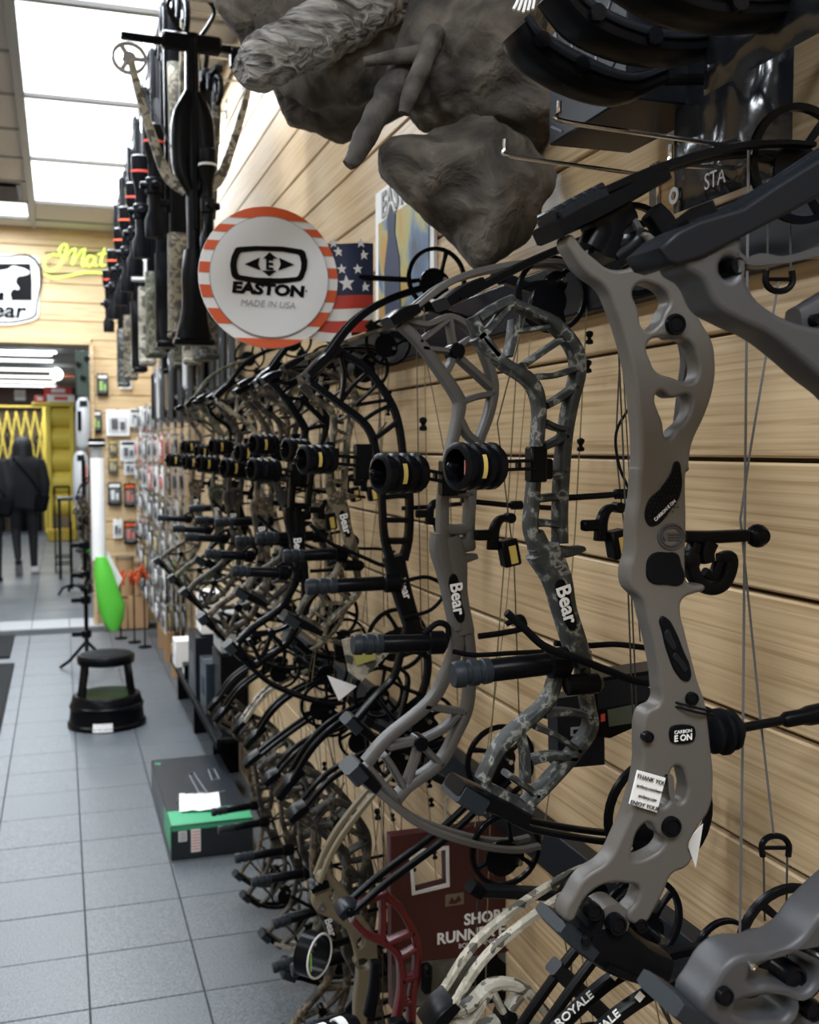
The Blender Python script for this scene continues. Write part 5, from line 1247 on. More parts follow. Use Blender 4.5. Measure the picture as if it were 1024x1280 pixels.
# black curved quiver shells sweeping across the top edge
def shell(label, pts, w, Y, hl=True):
    t = thing('quiver', label, 'quiver', at_y(pts[0][0], pts[0][1], Y), 'black quivers at the top edge')
    P = [at_y(u, v, Y) for u, v in pts]; k = pxs(Y, .5)
    b = MB(); b.sweep(P, [x * k for x in w], .05, n=7, k=14, e=.6); o = b.build('hood', M_BLACK, t)
    b = MB(); b.sweep([p + Vector((0, -.026, .004)) for p in P], [x * k * .28 for x in w], .006, n=7, k=8); b.build('trim_band', M_DKGREY, o)
    mid = len(P) // 2
    for s in (1, mid):
        b = MB(); b.lathe(P[s] + Vector((0, -.03, 0)), YV, [(0, .003), (0, .008), (.01, .008)], n=12); b.build('stud', M_BLACKM, o)
    b = MB(); b.tube([P[-1] + Vector((0, 0, 0)), Vector((WALLX - .004, Y, P[-1].z + .02))], .006, 8); b.build('quiver_arm', M_BLACKM, t)
shell('black curved quiver lowest at the top edge, over the black product box', [(645, 38), (664, 62), (712, 92), (772, 112), (820, 100)], [30, 40, 42, 34, 22], 1.00)
shell('black curved quiver in the middle of the top edge', [(690, -12), (730, 30), (800, 58), (870, 60), (930, 40)], [30, 38, 36, 30, 20], .92)
shell('black curved quiver at the very top right edge', [(770, -30), (830, 2), (900, 18), (980, 14), (1040, -6)], [28, 36, 36, 32, 26], .80)
t = thing('cord_bundle', 'bundle of pale cord ends hanging at the top edge beside the rock mount', 'cord', at_y(655, 10, 1.05))
for i in range(5):
    b = MB(); b.tube(catmull([at_y(650 + i * 4, -25, 1.05), at_y(648 + i * 5, -2, 1.045), at_y(642 + i * 6, 16 - abs(i - 2) * 2, 1.04)], 4), .0016, 6); b.build('cord_end', M_PAPER, t)
# a cam wheel and black arrow tube package behind the bow tops
# ================================================================ things on the floor
# ---- kick stool
def floor_pt(u, v): return at_z(u, v, 0)
sc_ = floor_pt(134, 905); sc_.z = 0
ST = thing('kick_stool', 'round black kick-step stool with white label on the tiled floor', 'stool', sc_)
b = MB(); b.lathe(sc_, (0, 0, 1), [(.0, .185), (0, .205), (.022, .207), (.03, .198), (.10, .190), (.108, .196), (.118, .196), (.124, .188), (.165, .178), (.172, .170), (.172, .12), (.165, .10), (.165, .0001)], n=44); b.build('base_drum', M_BLACK, ST)
for q in range(4):
    an = (.42, PI - .42, PI + .42, -.42)[q]; d = Vector((math.cos(an), math.sin(an), 0)); tn = Vector((-d.y, d.x, 0)); wv = .034 if q % 2 else .040
    b = MB(); pts = []
    for h, r_, ww in ((.165, .150, wv), (.30, .133, wv * .9), (.375, .125, wv * .9)):
        for s in (-1, 1):
            for dr in (0, -.012): pts.append(sc_ + d * (r_ + dr) + tn * ww * s + Vector((0, 0, h)))
    b.add(pts, [(0, 2, 6, 4), (1, 5, 7, 3), (0, 4, 5, 1), (2, 3, 7, 6), (4, 6, 10, 8), (5, 9, 11, 7), (4, 8, 9, 5), (6, 7, 11, 10), (0, 1, 3, 2), (8, 10, 11, 9)]); b.build('leg', M_BLACK, ST, smooth=30)
b = MB(); b.lathe(sc_, (0, 0, 1), [(.335, .128), (.340, .148), (.365, .152), (.380, .150), (.388, .142), (.388, .0001)], n=40); b.build('step_top', M_BLACK, ST)
b = MB(); b.lathe(sc_, (0, 0, 1), [(.3885, .0001), (.390, .06), (.3905, .13), (.3885, .134)], n=40); b.build('tread_mat', M_RUBBER, ST)
b = MB(); vs = []
for q in range(9):
    an = -PI / 2 - .30 - .10 + .50 * q / 8. ; d = Vector((math.cos(an), math.sin(an), 0)); vs += [sc_ + d * .2085 + Vector((0, 0, .008)), sc_ + d * .2015 + Vector((0, 0, .052))]
b.add(vs, [(2 * q, 2 * q + 2, 2 * q + 3, 2 * q + 1) for q in range(8)]); b.build('white_label', M_PAPER, ST, smooth=60)

# ---- carton on the floor, black and green print
M_BOXD = mat('dark_teal_print', (.012, .016, .022), .32, vary=.3, vscale=6); M_GRN = mat('green_print', (.04, .34, .16), .45)
BX = thing('crossbow_carton', 'long black and green printed carton lying on the floor with paper on it', 'box', (.50, 4.29, 0))
x0, x1, y0, y1, hh = .355, .655, 3.86, 4.73, .128
rz = Euler((0, 0, .0)).to_matrix()
b = MB(); b.box(((x0 + x1) / 2, (y0 + y1) / 2, hh / 2 + .003), (x1 - x0, y1 - y0, hh), bev=.003); b.build('box_body', M_BOXD, BX)
b = MB(); b.box(((x0 + x1) / 2, y0 + .08, hh + .0042), (x1 - x0 - .004, .155, .0012)); b.box((x0 - .0004, y0 + .13, hh * .62), (.0012, .25, hh * .7), ); b.build('green_panel', M_GRN, BX, smooth=0)
b = MB(); b.box(((x0 + x1) / 2, y0 - .0004, hh * .93), (x1 - x0 - .006, .0014, .014)); b.build('green_band', M_GRN, BX, smooth=0)
for xx, ww, hz in ((.385, .030, .038), (.432, .034, .085)):
    b = MB(); b.box((x0 + xx - .355 + .012, y0 - .001, hh * .55 + (.02 if hz < .05 else 0)), (ww, .0016, hz)); lb2 = b.build('label', M_PAPER, BX, smooth=0)
    b = MB(); n_ = 7
    for q in range(n_): b.box((x0 + xx - .355 + .012, y0 - .0022, hh * .55 + (.02 if hz < .05 else 0) - hz * .38 + hz * .76 * q / (n_ - 1)), (ww * .8, .0006, hz * .04))
    b.build('label_print', M_REDP if hz > .05 else M_BLACK, lb2, smooth=0)
b = MB()
for q in range(14): b.box((x1 - .10 + q * .007, y0 + .10, hh + .0053), (.0035, .05, .0008))
b.build('bar_print', M_BOXD, BX, smooth=0)
M_LPRINT = mat('pale_outline_print', (.14, .16, .19), .4)
b = MB(); z = hh + .0042
for pts in ([(.40, 4.12), (.46, 4.25), (.43, 4.13)], [(.50, 4.18), (.49, 4.45), (.51, 4.48), (.53, 4.2)], [(.57, 4.35), (.575, 4.5), (.60, 4.5), (.60, 4.36), (.57, 4.35)], [(.42, 4.1), (.52, 4.16), (.60, 4.2)]):
    b.tube([Vector((x, y, z)) for x, y in pts], .0028, 6)
b.build('printed_drawing', M_LPRINT, BX)
b = MB(); b.lathe((x0 + .022, y1 - .07, hh + .0034), (0, 0, 1), [(0, .006), (0, .013), (.001, .013), (.001, .006)], n=18, closed=True); b.build('logo_ring', M_GRN, BX)
PP = thing('paper_sheet', 'crumpled white paper sheet lying on the black and green carton', 'paper', (.47, 4.1, hh + .006))
n = 10; vs = []; fs = []
for i in range(n + 1):
    for j in range(n + 1):
        a, c = i / n, j / n; x, y = .40 + .15 * a + .02 * c, 3.99 + .20 * c - .03 * a
        vs.append((x, y, hh + .010 + abs(noise.noise(Vector((a * 3, c * 3, 1.7)))) * .014))
for i in range(n):
    for j in range(n): q = i * (n + 1) + j; fs.append((q, q + n + 1, q + n + 2, q + 1))
b = MB(); b.add(vs + [(x, y, z - .002) for x, y, z in vs], fs + [tuple(reversed([k + len(vs) for k in f])) for f in fs]); b.build('paper', M_PAPER, PP, smooth=30)
b = MB(); 
for q in range(5): b.box((.478, 4.04 + q * .028, hh + .0225), (.08, .004, .0004))
b.build('printed_lines', M_TBAR, PP, smooth=0)

# ---- rubber mat at the left edge
MT = thing('floor_mat', 'black rubber floor mat at the left edge of the aisle', 'mat', (-.72, 6.6, 0))
b = MB(); b.box((-.74, 6.3, .010), (.82, 2.95, .012), bev=.004); b.build('mat_body', M_RUBBER, MT)
b = MB(); b.box((-.345, 6.3, .008), (.035, 2.98, .010), bev=.003); b.box((-.74, 7.79, .008), (.82, .035, .010), bev=.003); b.build('mat_edge', M_BLACK, MT)
M2 = thing('floor_mat', 'second black mat further back at the left edge', 'mat', (-.75, 8.45, 0))
b = MB(); b.box((-.80, 8.5, .010), (.86, .95, .012), bev=.004); b.build('mat_body', M_RUBBER, M2)

# ================================================================ low shelf with boxes under the far bows
SH = thing('low_shelf', 'low black display shelf along the wall carrying boxes', 'shelf', (.69, 5.5, 0))
b = MB(); b.box((.69, 5.50, .25), (.16, 2.0, .024), bev=.004); b.build('shelf_board', M_BLACK, SH)
b = MB(); b.box((.615, 5.50, .228), (.012, 2.0, .03), bev=.002); b.build('front_lip', M_RUBBER, SH)
for y in (4.86, 5.6, 6.4):
    b = MB(); b.box((.70, y, .12), (.12, .03, .24), bev=.003); b.build('bracket', M_BLACK, SH)
def sbox(label, x, y, sx, sy, sz, m, z0=.263, lid=None, name='boxed_item', shine=None, txt=None, face=M_DRAW):
    t = thing(name, label, 'box', (x, y, z0), 'boxes on the low shelf')
    b = MB(); b.box((x, y, z0 + sz / 2), (sx, sy, sz), bev=.003); b.build('box_body', m, t)
    b = MB(); b.box((x, y, z0 + sz - .0), (sx + .002, sy + .002, .012 if lid else .002), bev=.0005); b.build('lid', lid or m, t)
    b = MB(); b.box((x - sx / 2 - .0004, y, z0 + sz * .5), (.0014, sy * .5, sz * .35)); b.build('printed_panel', face, t, smooth=0)
    if shine:
        b = MB(); b.box((x, y, z0 + sz + .002), (sx * .95, .022, .001)); b.box((x, y - sy / 2 - .001, z0 + sz * .5), (.014, .001, sz)); b.build('clear_tape', shine, t, smooth=0)
    return t
M_TAPE = mat('clear_tape', (.16, .19, .21), .2)
def shx(u, v, fw):   # position helper: X and Y for a pixel at a given forward distance
    X = (u - 76) * fw * math.cos(YAW) / FPX; return X, (fw - X * math.sin(YAW)) / math.cos(YAW)
sbox('tall black box standing on the low shelf', .675, 5.42, .12, .30, .30, M_BOXB, face=M_DRAW)
sbox('dark blue box sealed with clear tape in front of the tall black box', .68, 5.02, .12, .22, .24, mat('dark_blue_card', (.018, .030, .042), .3), shine=M_TAPE, face=M_NAVY)
sbox('small white box at the far end of the low shelf', .655, 6.12, .12, .16, .15, M_PAPER, face=M_SIGNW)
sbox('tiny black box between the white box and the tall black box', .64, 5.78, .06, .10, .075, M_BLACK, face=M_PAPER)
sbox('white box half hidden behind the dark blue box', .735, 5.20, .05, .10, .20, M_PAPER, face=M_SIGNW)
sbox('large black box at the near end of the low shelf', .70, 4.74, .11, .26, .33, M_BLACK, face=M_BOXB)
sbox('white and grey carton stacked on the tall black box', .70, 5.40, .10, .22, .20, M_PAPER, z0=.576, face=M_TBAR)
sbox('grey carton stacked on the large black box', .70, 4.74, .10, .24, .16, mat('grey_card', (.30, .32, .32), .6), z0=.605, face=M_DKGREY)

# ================================================================ boxes hung on the wall behind the bows
# red bowfishing box, square to the wall
M_WINE = mat('wine_red_card', (.048, .0055, .007), .42); M_PHOTO = ramp_mat('lake_photo', [(.3, (.02, .025, .022)), (.48, (.07, .075, .062)), (.6, (.16, .18, .19)), (.75, (.30, .33, .36))], scale=9, detail=5, rough=.45)
RYB = 1.775
def rq(u, v, d=0.0): return at_y(u, v, RYB) + Vector((0, d, 0))
RBX = thing('bowfishing_box', 'wine red bowfishing box with white lettering and a photo of a person', 'box', rq(565, 1245))
def rprism(pl, d, th, m, nm, par=None):
    b = MB(); b.prism([rq(u, v, d) for u, v in pl], (0, th, 0)); return b.build(nm, m, par or RBX, smooth=0)
# body with a die-cut window near the top
outer = [rq(u, v) for u, v in ((488, 1045), (636, 1028), (637, 1243), (490, 1262))]; win = [rq(u, v) for u, v in ((515, 1068), (557, 1062), (558, 1104), (519, 1114))]
curve_part('box_body', [[(p.x, p.z) for p in outer], [(p.x, p.z) for p in win]], ((0, RYB + .012, 0), (1, 0, 0), (0, 0, 1)), .024, M_WINE, RBX, .001, False)
wf_ = curve_part('window_frame', [[(p.x, p.z) for p in [rq(u, v) for u, v in ((511, 1063), (561, 1057), (562, 1108), (515, 1119))]], [(p.x, p.z) for p in win]], ((0, RYB - .001, 0), (1, 0, 0), (0, 0, 1)), .002, M_SIGNW, RBX, .0003, False)
rprism([(490, 1206), (637, 1190), (637, 1242), (490, 1261)], -.0012, .001, M_PHOTO, 'photo_panel')
def rtext(tx, u, v, sz, **kw):
    lettering(tx, rq(u, v, -.0016), (1, 0, .0), (0, 0, 1), sz, M_PAPER, RBX, **kw)
rtext('SHORE', 608, 1146, .0285, bold=.0009); rtext('RUNNER EXP', 600, 1166, .0285, bold=.0009); rtext('BOWFISHING', 596, 1179, .0120)
c = rq(568, 1124, -.0012); b = MB(); b.box(c, (.036, .001, .022)); cr_ = b.build('crest', M_TAN, RBX, smooth=0)
b = MB(); b.prism([c + Vector((dx, -.001, dz)) for dx, dz in ((-.012, -.006), (-.006, .006), (0, -.002), (.008, .007), (.013, -.003), (0, -.008))], (0, -.0008, 0)); b.build('crest_mark', M_WINE, cr_, smooth=0)
rprism([(604, 1190), (610, 1183), (620, 1185), (622, 1196), (632, 1204), (637, 1230), (630, 1250), (604, 1255), (602, 1228), (590, 1232), (588, 1224), (600, 1206)], -.003, .0015, M_BLACK, 'printed_person')
b = MB(); b.tube([rq(560, 1035, .012), Vector((rq(560, 1035).x, RYB + .012, rq(560, 1000).z)), Vector((WALLX - .002, RYB + .012, rq(560, 1000).z))], .003, 6); b.build('hang_wire', M_CHROME, RBX)
# black electronics box with screen, square to the wall
EYB = 1.245
def eq(u, v, d=0.0): return at_y(u, v, EYB) + Vector((0, d, 0))
EB = thing('electronics_box', 'black boxed electronic gadget with a small screen hung behind the mossy camo bow', 'box', eq(765, 950))
def eprism(pl, d, th, m, nm, par=None):
    b = MB(); b.prism([eq(u, v, d) for u, v in pl], (0, th, 0)); return b.build(nm, m, par or EB, smooth=0)
eprism([(698, 874), (757, 866), (758, 957), (700, 962)], .004, .03, M_BOXB, 'box_body')
eprism([(738, 846), (828, 833), (829, 878), (802, 900), (757, 920), (740, 918)], -.012, .05, M_BLACK, 'gadget_case')
eprism([(740, 850), (826, 838), (826, 868), (742, 884)], -.014, .001, M_BOXB, 'label_panel')
eprism([(753, 884), (787, 877), (787, 900), (755, 905)], -.0145, .001, mat('grey_green_screen', (.055, .075, .06), .25), 'screen')
eprism([(793, 880), (806, 877), (806, 896), (793, 899)], -.0145, .001, M_DRAW, 'button_panel')
eprism([(745, 890), (750, 889), (750, 898), (745, 899)], -.0145, .001, M_REDP, 'red_mark')
eprism([(792, 848), (806, 855), (806, 857), (792, 850)], -.0155, .001, M_PAPER, 'white_mark')
for v in (910, 938):
    o = eprism([(715, v), (727, v - 1), (727, v + 10), (715, v + 11)], .003, .001, M_TBAR, 'icon'); eprism([(718, v + 3), (724, v + 2), (724, v + 7), (718, v + 8)], .002, .001, M_BOXB, 'icon_inset', o)
b = MB(); b.tube([eq(760, 870, .03), eq(760, 850, .03), Vector((WALLX - .002, EYB + .03, eq(760, 850).z))], .0028, 6); b.build('hang_wire', M_CHROME, EB)
# map-printed pack between the lower bows
t = thing('accessory_pack', 'camo printed accessory pack tucked between the bows below the black bow', 'pack', at_y(460, 840, 2.05))
for (pl, m_, Y_) in (([(428, 800), (470, 790), (488, 815), (452, 852), (436, 840)], M_CAMO_W, 2.02), ([(410, 845), (446, 858), (424, 876)], M_PAPER, 2.06), ([(440, 812), (466, 806), (470, 824), (446, 832)], mat('yellow_green_print', (.34, .33, .10), .5), 2.012)):
    b = MB(); b.prism([at_y(u, v, Y_) for u, v in pl], (0, .006, 0)); b.build('pack_card', m_, t, smooth=0)
# ================================================================ end wall: signs and packs
def ew(u, v, d=0.0): return at_y(u, v, ENDY - .002 - d)
# ---- rounded sign with bear logo
BS = thing('wall_sign', 'white rounded sign with a bear emblem lettered Bear, left edge', 'sign', ew(3, 405, .01))
def q2(u, v): p = ew(u, v); return (p.x, p.z)
fr = lambda d: ((0, ENDY - d, 0), (1, 0, 0), (0, 0, 1))
curve_part('sign_board', [[q2(*p) for p in ((-38, 322), (-20, 319), (5, 318), (30, 319.5), (47, 322), (49, 340), (49, 385), (47, 397), (30, 404), (5, 407), (-20, 404), (-38, 398), (-40, 385), (-40, 340))]], fr(.012), .02, M_SIGNW, BS, .003)
curve_part('sign_border', [[q2(*p) for p in ((-36, 324), (5, 320.5), (45, 324), (46.5, 385), (45, 395), (30, 401.5), (5, 404), (-20, 401.5), (-35, 395), (-37, 385))], [q2(*p) for p in ((-34, 326), (5, 322.5), (43, 326), (44.5, 384), (43, 393.5), (29, 399.5), (5, 402), (-19, 399.5), (-33, 393.5), (-35, 384))]], fr(.023), .004, M_BLACK, BS, .0005)
em = curve_part('emblem_panel', [[q2(*p) for p in ((-26, 330), (38, 330), (40, 352), (40, 376), (-28, 376), (-28, 352))]], fr(.023), .004, M_BLACK, BS, .0005, False)
curve_part('bear_emblem', [[q2(*p) for p in ((-12, 376), (-14, 362), (-10, 348), (0, 339), (10, 337), (16, 333), (22, 334), (34, 338), (37, 341), (30, 345), (22, 347), (20, 354), (24, 362), (17, 362), (13, 368), (14, 376), (6, 376), (4, 366), (-2, 368), (-2, 376))]], fr(.027), .004, M_SIGNW, em, .0005)
lettering('Bear', ew(1, 388, .026), (1, 0, 0), (0, 0, 1), .175, M_BLACK, BS, bold=.004, sx=1.12, shear=.15, ext=.001)
# ---- neon script
M_NEON = mat('lime_neon', (.55, .8, .1), .4, emit=(.62, .95, .16), estr=1.05)
NS = thing('neon_sign', 'lime green neon script sign reading Mat on the end wall', 'sign', ew(95, 348, .05))
for nm, pts in (('swash', [(74, 319), (66, 318), (58, 322), (55, 330), (58, 337), (66, 338), (74, 332), (80, 320), (84, 308), (79, 306), (74, 313), (78, 322), (84, 324)]),
                ('letter_stroke', [(76, 331), (84, 318), (94, 311), (92, 322), (90, 331), (98, 318), (106, 311), (104, 322), (103, 332), (108, 331)]),
                ('letter_stroke', [(118, 322), (112, 320), (108, 327), (111, 333), (117, 329), (119, 321), (118, 331), (122, 332)]),
                ('letter_stroke', [(131, 310), (127, 324), (127, 332), (132, 331)]), ('letter_stroke', [(122, 318), (129, 317), (135, 317)]),
                ('underline', [(56, 343), (66, 347), (84, 345), (104, 341), (124, 341), (134, 343)])):
    b = MB(); b.tube(catmull([tuple(ew(u, v, .05)) for u, v in pts], 5), .0085, 8); b.build(nm, M_NEON, NS)
for v in (316, 342): b = MB(); b.cyl(ew(56, v, .03), ew(134, v, .03), .005, n=8); b.build('frame_rod', M_BLACK, NS)
for u, v in ((62, 330), (130, 330)):
    b = MB(); b.cyl(ew(u, v, .0), ew(u, v, .05), .006, n=8); b.build('standoff', M_BLACK, NS)

# ---- hanging packs
def pack_mesh(w, h, card, blob, stock=0):
    """card with clear bubble and contents; faces -Y, hang hole on top, origin at the hole"""
    r = thing('product_pack', 'x', 'pack')
    b = MB(); b.box((0, 0, -h / 2), (w, .003, h), bev=.001); b.build('card', card, r, smooth=30)
    b = MB(); b.box((0, -.012, -h * .58), (w * .82, .022, h * .62), bev=.010); b.build('bubble', M_CLEAR, r)
    b = MB(); b.box((-w * .14, -.010, -h * .55), (w * .28, .012, h * .42), bev=.003); b.box((w * .2, -.010, -h * .62), (w * .2, .012, h * .3), bev=.003); b.build('contents', blob, r)
    b = MB(); b.box((0, -.0018, -h * .14), (w * .8, .001, h * .14)); b.build('print_band', blob if stock else M_PAPER, r, smooth=0)
    return r
PKM = [(M_PAPER, M_BLACK), (M_REDP, M_PAPER), (M_BLACK, M_LIME), (M_SIGNW, M_DKGREY), (M_DKGREY, M_PAPER), (M_CAMO_G, M_YELLOW), (M_PAPER, M_REDP), (M_BLACK, M_ORANGE)]
protos = [pack_mesh(.10, .17, *PKM[i], stock=i % 2) for i in range(len(PKM))]
used = set()
def put_pack(i, loc, rz, sx, sz, label, group):
    if i not in used: used.add(i); r = protos[i]
    else: r = copy_tree(protos[i])
    tag(r, label, 'pack', group); r.location = loc; r.rotation_euler = (0, 0, rz); r.scale = (sx, 1, sz)
    return r
OR = ["first", "second", "third", "fourth", "fifth", "sixth"]
rows = [('top', [(128, 467, 2, .9, 1.1), (157, 466, 3, 1.0, .8)]),
        ('second', [(120, 513, 2, .9, 1.1), (147, 512, 0, 1.9, 1.3), (171, 511, 3, 1.2, .9), (190, 508, 6, 1.1, 1.7)]),
        ('third', [(141, 550, 5, .7, .75), (160, 551, 3, 1.3, 1.0), (181, 548, 1, .9, 1.7), (141, 572, 5, .8, .8), (162, 576, 3, .9, .7), (188, 566, 6, .9, 1.2)]),
        ('fourth', [(143, 603, 4, 1.1, 1.15), (162, 604, 7, .95, 1.2), (182, 604, 4, 1.0, .9)]),
        ('fifth', [(147, 649, 0, .75, .95), (163, 652, 7, 1.1, 1.15), (178, 651, 7, .8, .9)])]
def wpeg(p, d, label, grp, n=1.0):
    t = thing('wire_peg', label, 'peg', p, grp)
    b = MB(); b.tube([p, p + d * .9, p + d + Vector((0, 0, .012))], .003, 6); b.build('wire', M_CHROME, t)
    b = MB(); b.box(p, (.008, .008, .05) , bev=.001); b.build('peg_plate', M_CHROME, t)
for rn, it in rows:
    for k, (u, v, i, sx, sz) in enumerate(it):
        p = ew(u, v, .05); p.x = min(p.x, .70)
        lbl = {2: 'dark card', 3: 'pale grey card', 0: 'white card', 6: 'white and red', 5: 'green and yellow', 1: 'red card', 4: 'charcoal card', 7: 'black card'}[i]
        put_pack(i, p, 0, sx, sz, '%s product pack, %s row of the end wall, %s from the doorway' % (lbl, rn, ['first', 'second', 'third', 'fourth', 'fifth', 'sixth'][k]), 'packs on the end wall')
        wpeg(p + Vector((0, .05, -.006)), Vector((0, -.09, 0)), 'chrome wire peg on the end wall, %s row, %s from the doorway' % (rn, OR[k]), 'pegs on the end wall')
# right wall beyond the bows: packs hang on pegs, several deep
zr = [1.80, 1.585, 1.38, 1.17, .96, .75, .52]
OR = ['first', 'second', 'third', 'fourth', 'fifth', 'sixth']
nm_ = ['top', 'second', 'third', 'fourth', 'fifth', 'sixth', 'lowest']
k = 0
for ri, z in enumerate(zr):
    for yi, y in enumerate((6.75, 7.2, 7.65, 8.1, 8.55, 9.0)):
        wpeg(Vector((WALLX - .003, y, z)), Vector((-.20, 0, 0)), 'chrome wire peg, %s row on the long wall, %s past the bows' % (nm_[ri], OR[yi]), 'pegs on the long wall')
        for d in range(4):
            x = WALLX - .045 - d * .042
            k += 1
            i = [3, 4, 0, 4, 3, 4, 5][(k * 5 + ri) % 7] if ri not in (1, 2) else [3, 1, 0, 6, 3, 4, 3][(k * 5 + ri) % 7]
            put_pack(i, Vector((x, y, z + .004)), -PI / 2, 1.3 + .3 * ((k * 7) % 3), 1.05, 'clear pack on the long wall, %s row, %s peg past the bows, %s' % (nm_[ri], OR[yi], ['innermost', 'second', 'third', 'outermost'][d]), '%s row of packs on the long wall' % nm_[ri])
# tall glossy clear packs under the crossbows
M_SMOKE = mat('smoky_pack_film', (.10, .11, .125), .15, bump=.4, bscale=30)
gi_ = 0
for yi, (y, z) in enumerate(((4.75, 2.10), (5.15, 2.08), (5.6, 2.04), (6.1, 2.0), (6.45, 2.0))):
    wpeg(Vector((WALLX - .003, y, z + .01)), Vector((-.27, 0, 0)), 'wire peg carrying tall smoky packs under the crossbows, %s along' % OR[yi], 'pegs under the crossbows')
    for d in range(5):
        t = thing('arrow_pack', 'tall smoky pack under the crossbows, %s peg along, %s on it' % (OR[yi], ['innermost', 'second', 'third', 'fourth', 'outermost'][d]), 'pack', (WALLX - .05 - d * .045, y, z), 'tall packs under the crossbows')
        x = WALLX - .05 - d * .045
        b = MB(); b.box((x, y, z - .03), (.004, .16, .07), bev=.001); b.build('header_card', [M_DKGREY, M_TBAR, M_BLACK][(d + gi_) % 3], t)
        b = MB(); b.box((x, y, z - .20), (.028, .17, .30), bev=.010); b.build('film', M_SMOKE, t)
        for s in (-.045, .0, .045):
            b = MB(); b.cyl((x - .016, y + s, z - .33), (x - .016, y + s, z - .07), .005, n=6); b.build('shaft', [M_STEEL, M_DKGREY, M_SIGNW][(d + gi_) % 3], t)
        gi_ += 1
# small stuff under the third row: foot-level clear bottles and bags beside the shelf
for q, (u, v, fw) in enumerate(((212, 712, 7.4), (204, 745, 7.9), (222, 738, 6.9))):
    X, Y = shx(u, v, fw); z = 1.5 - (v - 560) * fw / FPX
    t = thing('arrow_bundle', 'bundle of fletched arrows standing by the long wall, %s from the doorway' % ['second', 'first', 'third'][q], 'arrows', (X, Y, 0), 'arrow bundles')
    b = MB(); b.lathe((X, Y, 0), (0, 0, 1), [(0, .05), (.005, .055), (.22, .06), (.225, .052), (.20, .048), (.02, .045)], n=16); b.build('tub', M_CARD, t)
    for s in range(7):
        an = s * .9; dx, dy = math.cos(an) * .03, math.sin(an) * .03
        b = MB(); b.cyl((X + dx * .6, Y + dy * .6, .02), (X + dx * 1.5, Y + dy * 1.5, .72), .004, n=6); sh = b.build('shaft', M_BLACK, t)
        b = MB()
        for f_ in range(3):
            a2 = f_ * 2.1; d2 = Vector((math.cos(a2), math.sin(a2), 0)) * .016; p0 = Vector((X + dx * 1.38, Y + dy * 1.38, .62)); p1 = Vector((X + dx * 1.5, Y + dy * 1.5, .71)); nv = Vector((-d2.y, d2.x, 0)).normalized() * .0012
            b.add([p0 + nv, p1 + nv, p1 + d2 + nv, p0 + d2 * .6 + nv, p0 - nv, p1 - nv, p1 + d2 - nv, p0 + d2 * .6 - nv], [(0, 1, 2, 3), (7, 6, 5, 4), (0, 4, 5, 1), (1, 5, 6, 2), (2, 6, 7, 3), (3, 7, 4, 0)])
        b.build('fletching', [M_LIME, M_PAPER, M_SIGNW][(s + q) % 3], sh, smooth=0)

# ================================================================ by the doorway
# cardboard boxes and tubes against the end wall
for q, (u0, u1, v0, v1, lb) in enumerate(((131, 160, 752, 800, 'brown cardboard box at the foot of the end wall, nearest the doorway'), (160, 186, 748, 800, 'brown cardboard box at the foot of the end wall, next to the long wall'))):
    a, c = at_y(u0, v1, 9.0), at_y(u1, v0, 9.0)
    h_ = at_y(u0, v0, 9.0).z
    t = thing('cardboard_box', lb, 'box', ((a.x + c.x) / 2, 9.15, 0), 'cardboard boxes by the doorway')
    b = MB(); b.box(((a.x + c.x) / 2, 9.15, .006 + h_ / 2), (c.x - a.x - .01, .3, h_), bev=.004); b.build('box_body', M_CARD, t)
    for s in (-1, 1):
        b = MB(); b.box(((a.x + c.x) / 2, 9.15 + s * .075, h_ + .012), (c.x - a.x - .01, .145, .005), (s * -.05, 0, 0)); b.build('flap', M_CARD, t)
    b = MB(); b.box(((a.x + c.x) / 2, 9.15, h_ + .02), (.04, .3, .002)); b.build('tape', M_TAN, t)
for q, (u, v, r_) in enumerate(((157, 697, .075), (175, 705, .055))):
    p = at_y(u, v, 8.95); zb2 = .42
    t = thing('cardboard_tube', 'brown cardboard tube standing on the boxes, %s' % ['taller' if q == 0 else 'shorter'][0], 'tube', (p.x, 9.1, zb2), 'cardboard tubes')
    zb2 = at_y(150, 748, 9.15).z + .03
    b = MB(); b.lathe((p.x, 9.1, zb2), (0, 0, 1), [(0, r_ * .9), (0, r_), (p.z - zb2, r_), (p.z - zb2, r_ * .9), (.01, r_ * .9)], n=20); b.build('tube_wall', M_CARD, t)
    b = MB(); b.lathe((p.x, 9.1, p.z - .03), (0, 0, 1), [(0, r_ * 1.02), (.025, r_ * 1.02)], n=20); b.build('tube_band', M_TAN, t)
for q, (u, v) in enumerate(((150, 722), (167, 722), (180, 714))):
    p = at_y(u, v, 8.6 - .22 * q)
    t = thing('orange_tag_bundle', 'bundle of orange red fletched markers by the brown tubes, %s' % ['nearest the doorway', 'in the middle', 'nearest the long wall'][q], 'bundle', p, 'orange bundles')
    for s in range(6):
        d = Vector((math.cos(s * 1.05) * .03, math.sin(s * 1.05) * .02, math.sin(s * 2.1) * .03))
        b = MB(); b.box(p + d, (.025, .012, .07), (.3 * math.sin(s), .4 * math.cos(s), s * .5), bev=.003); b.build('marker', M_ORANGE, t)
    b = MB(); b.cyl(p - Vector((0, 0, p.z - .0)), p, .006, n=8); b.lathe(Vector((p.x, p.y, 0)), (0, 0, 1), [(0, .05), (.012, .05), (.02, .01)], n=14); b.build('stick', M_BLACK, t)

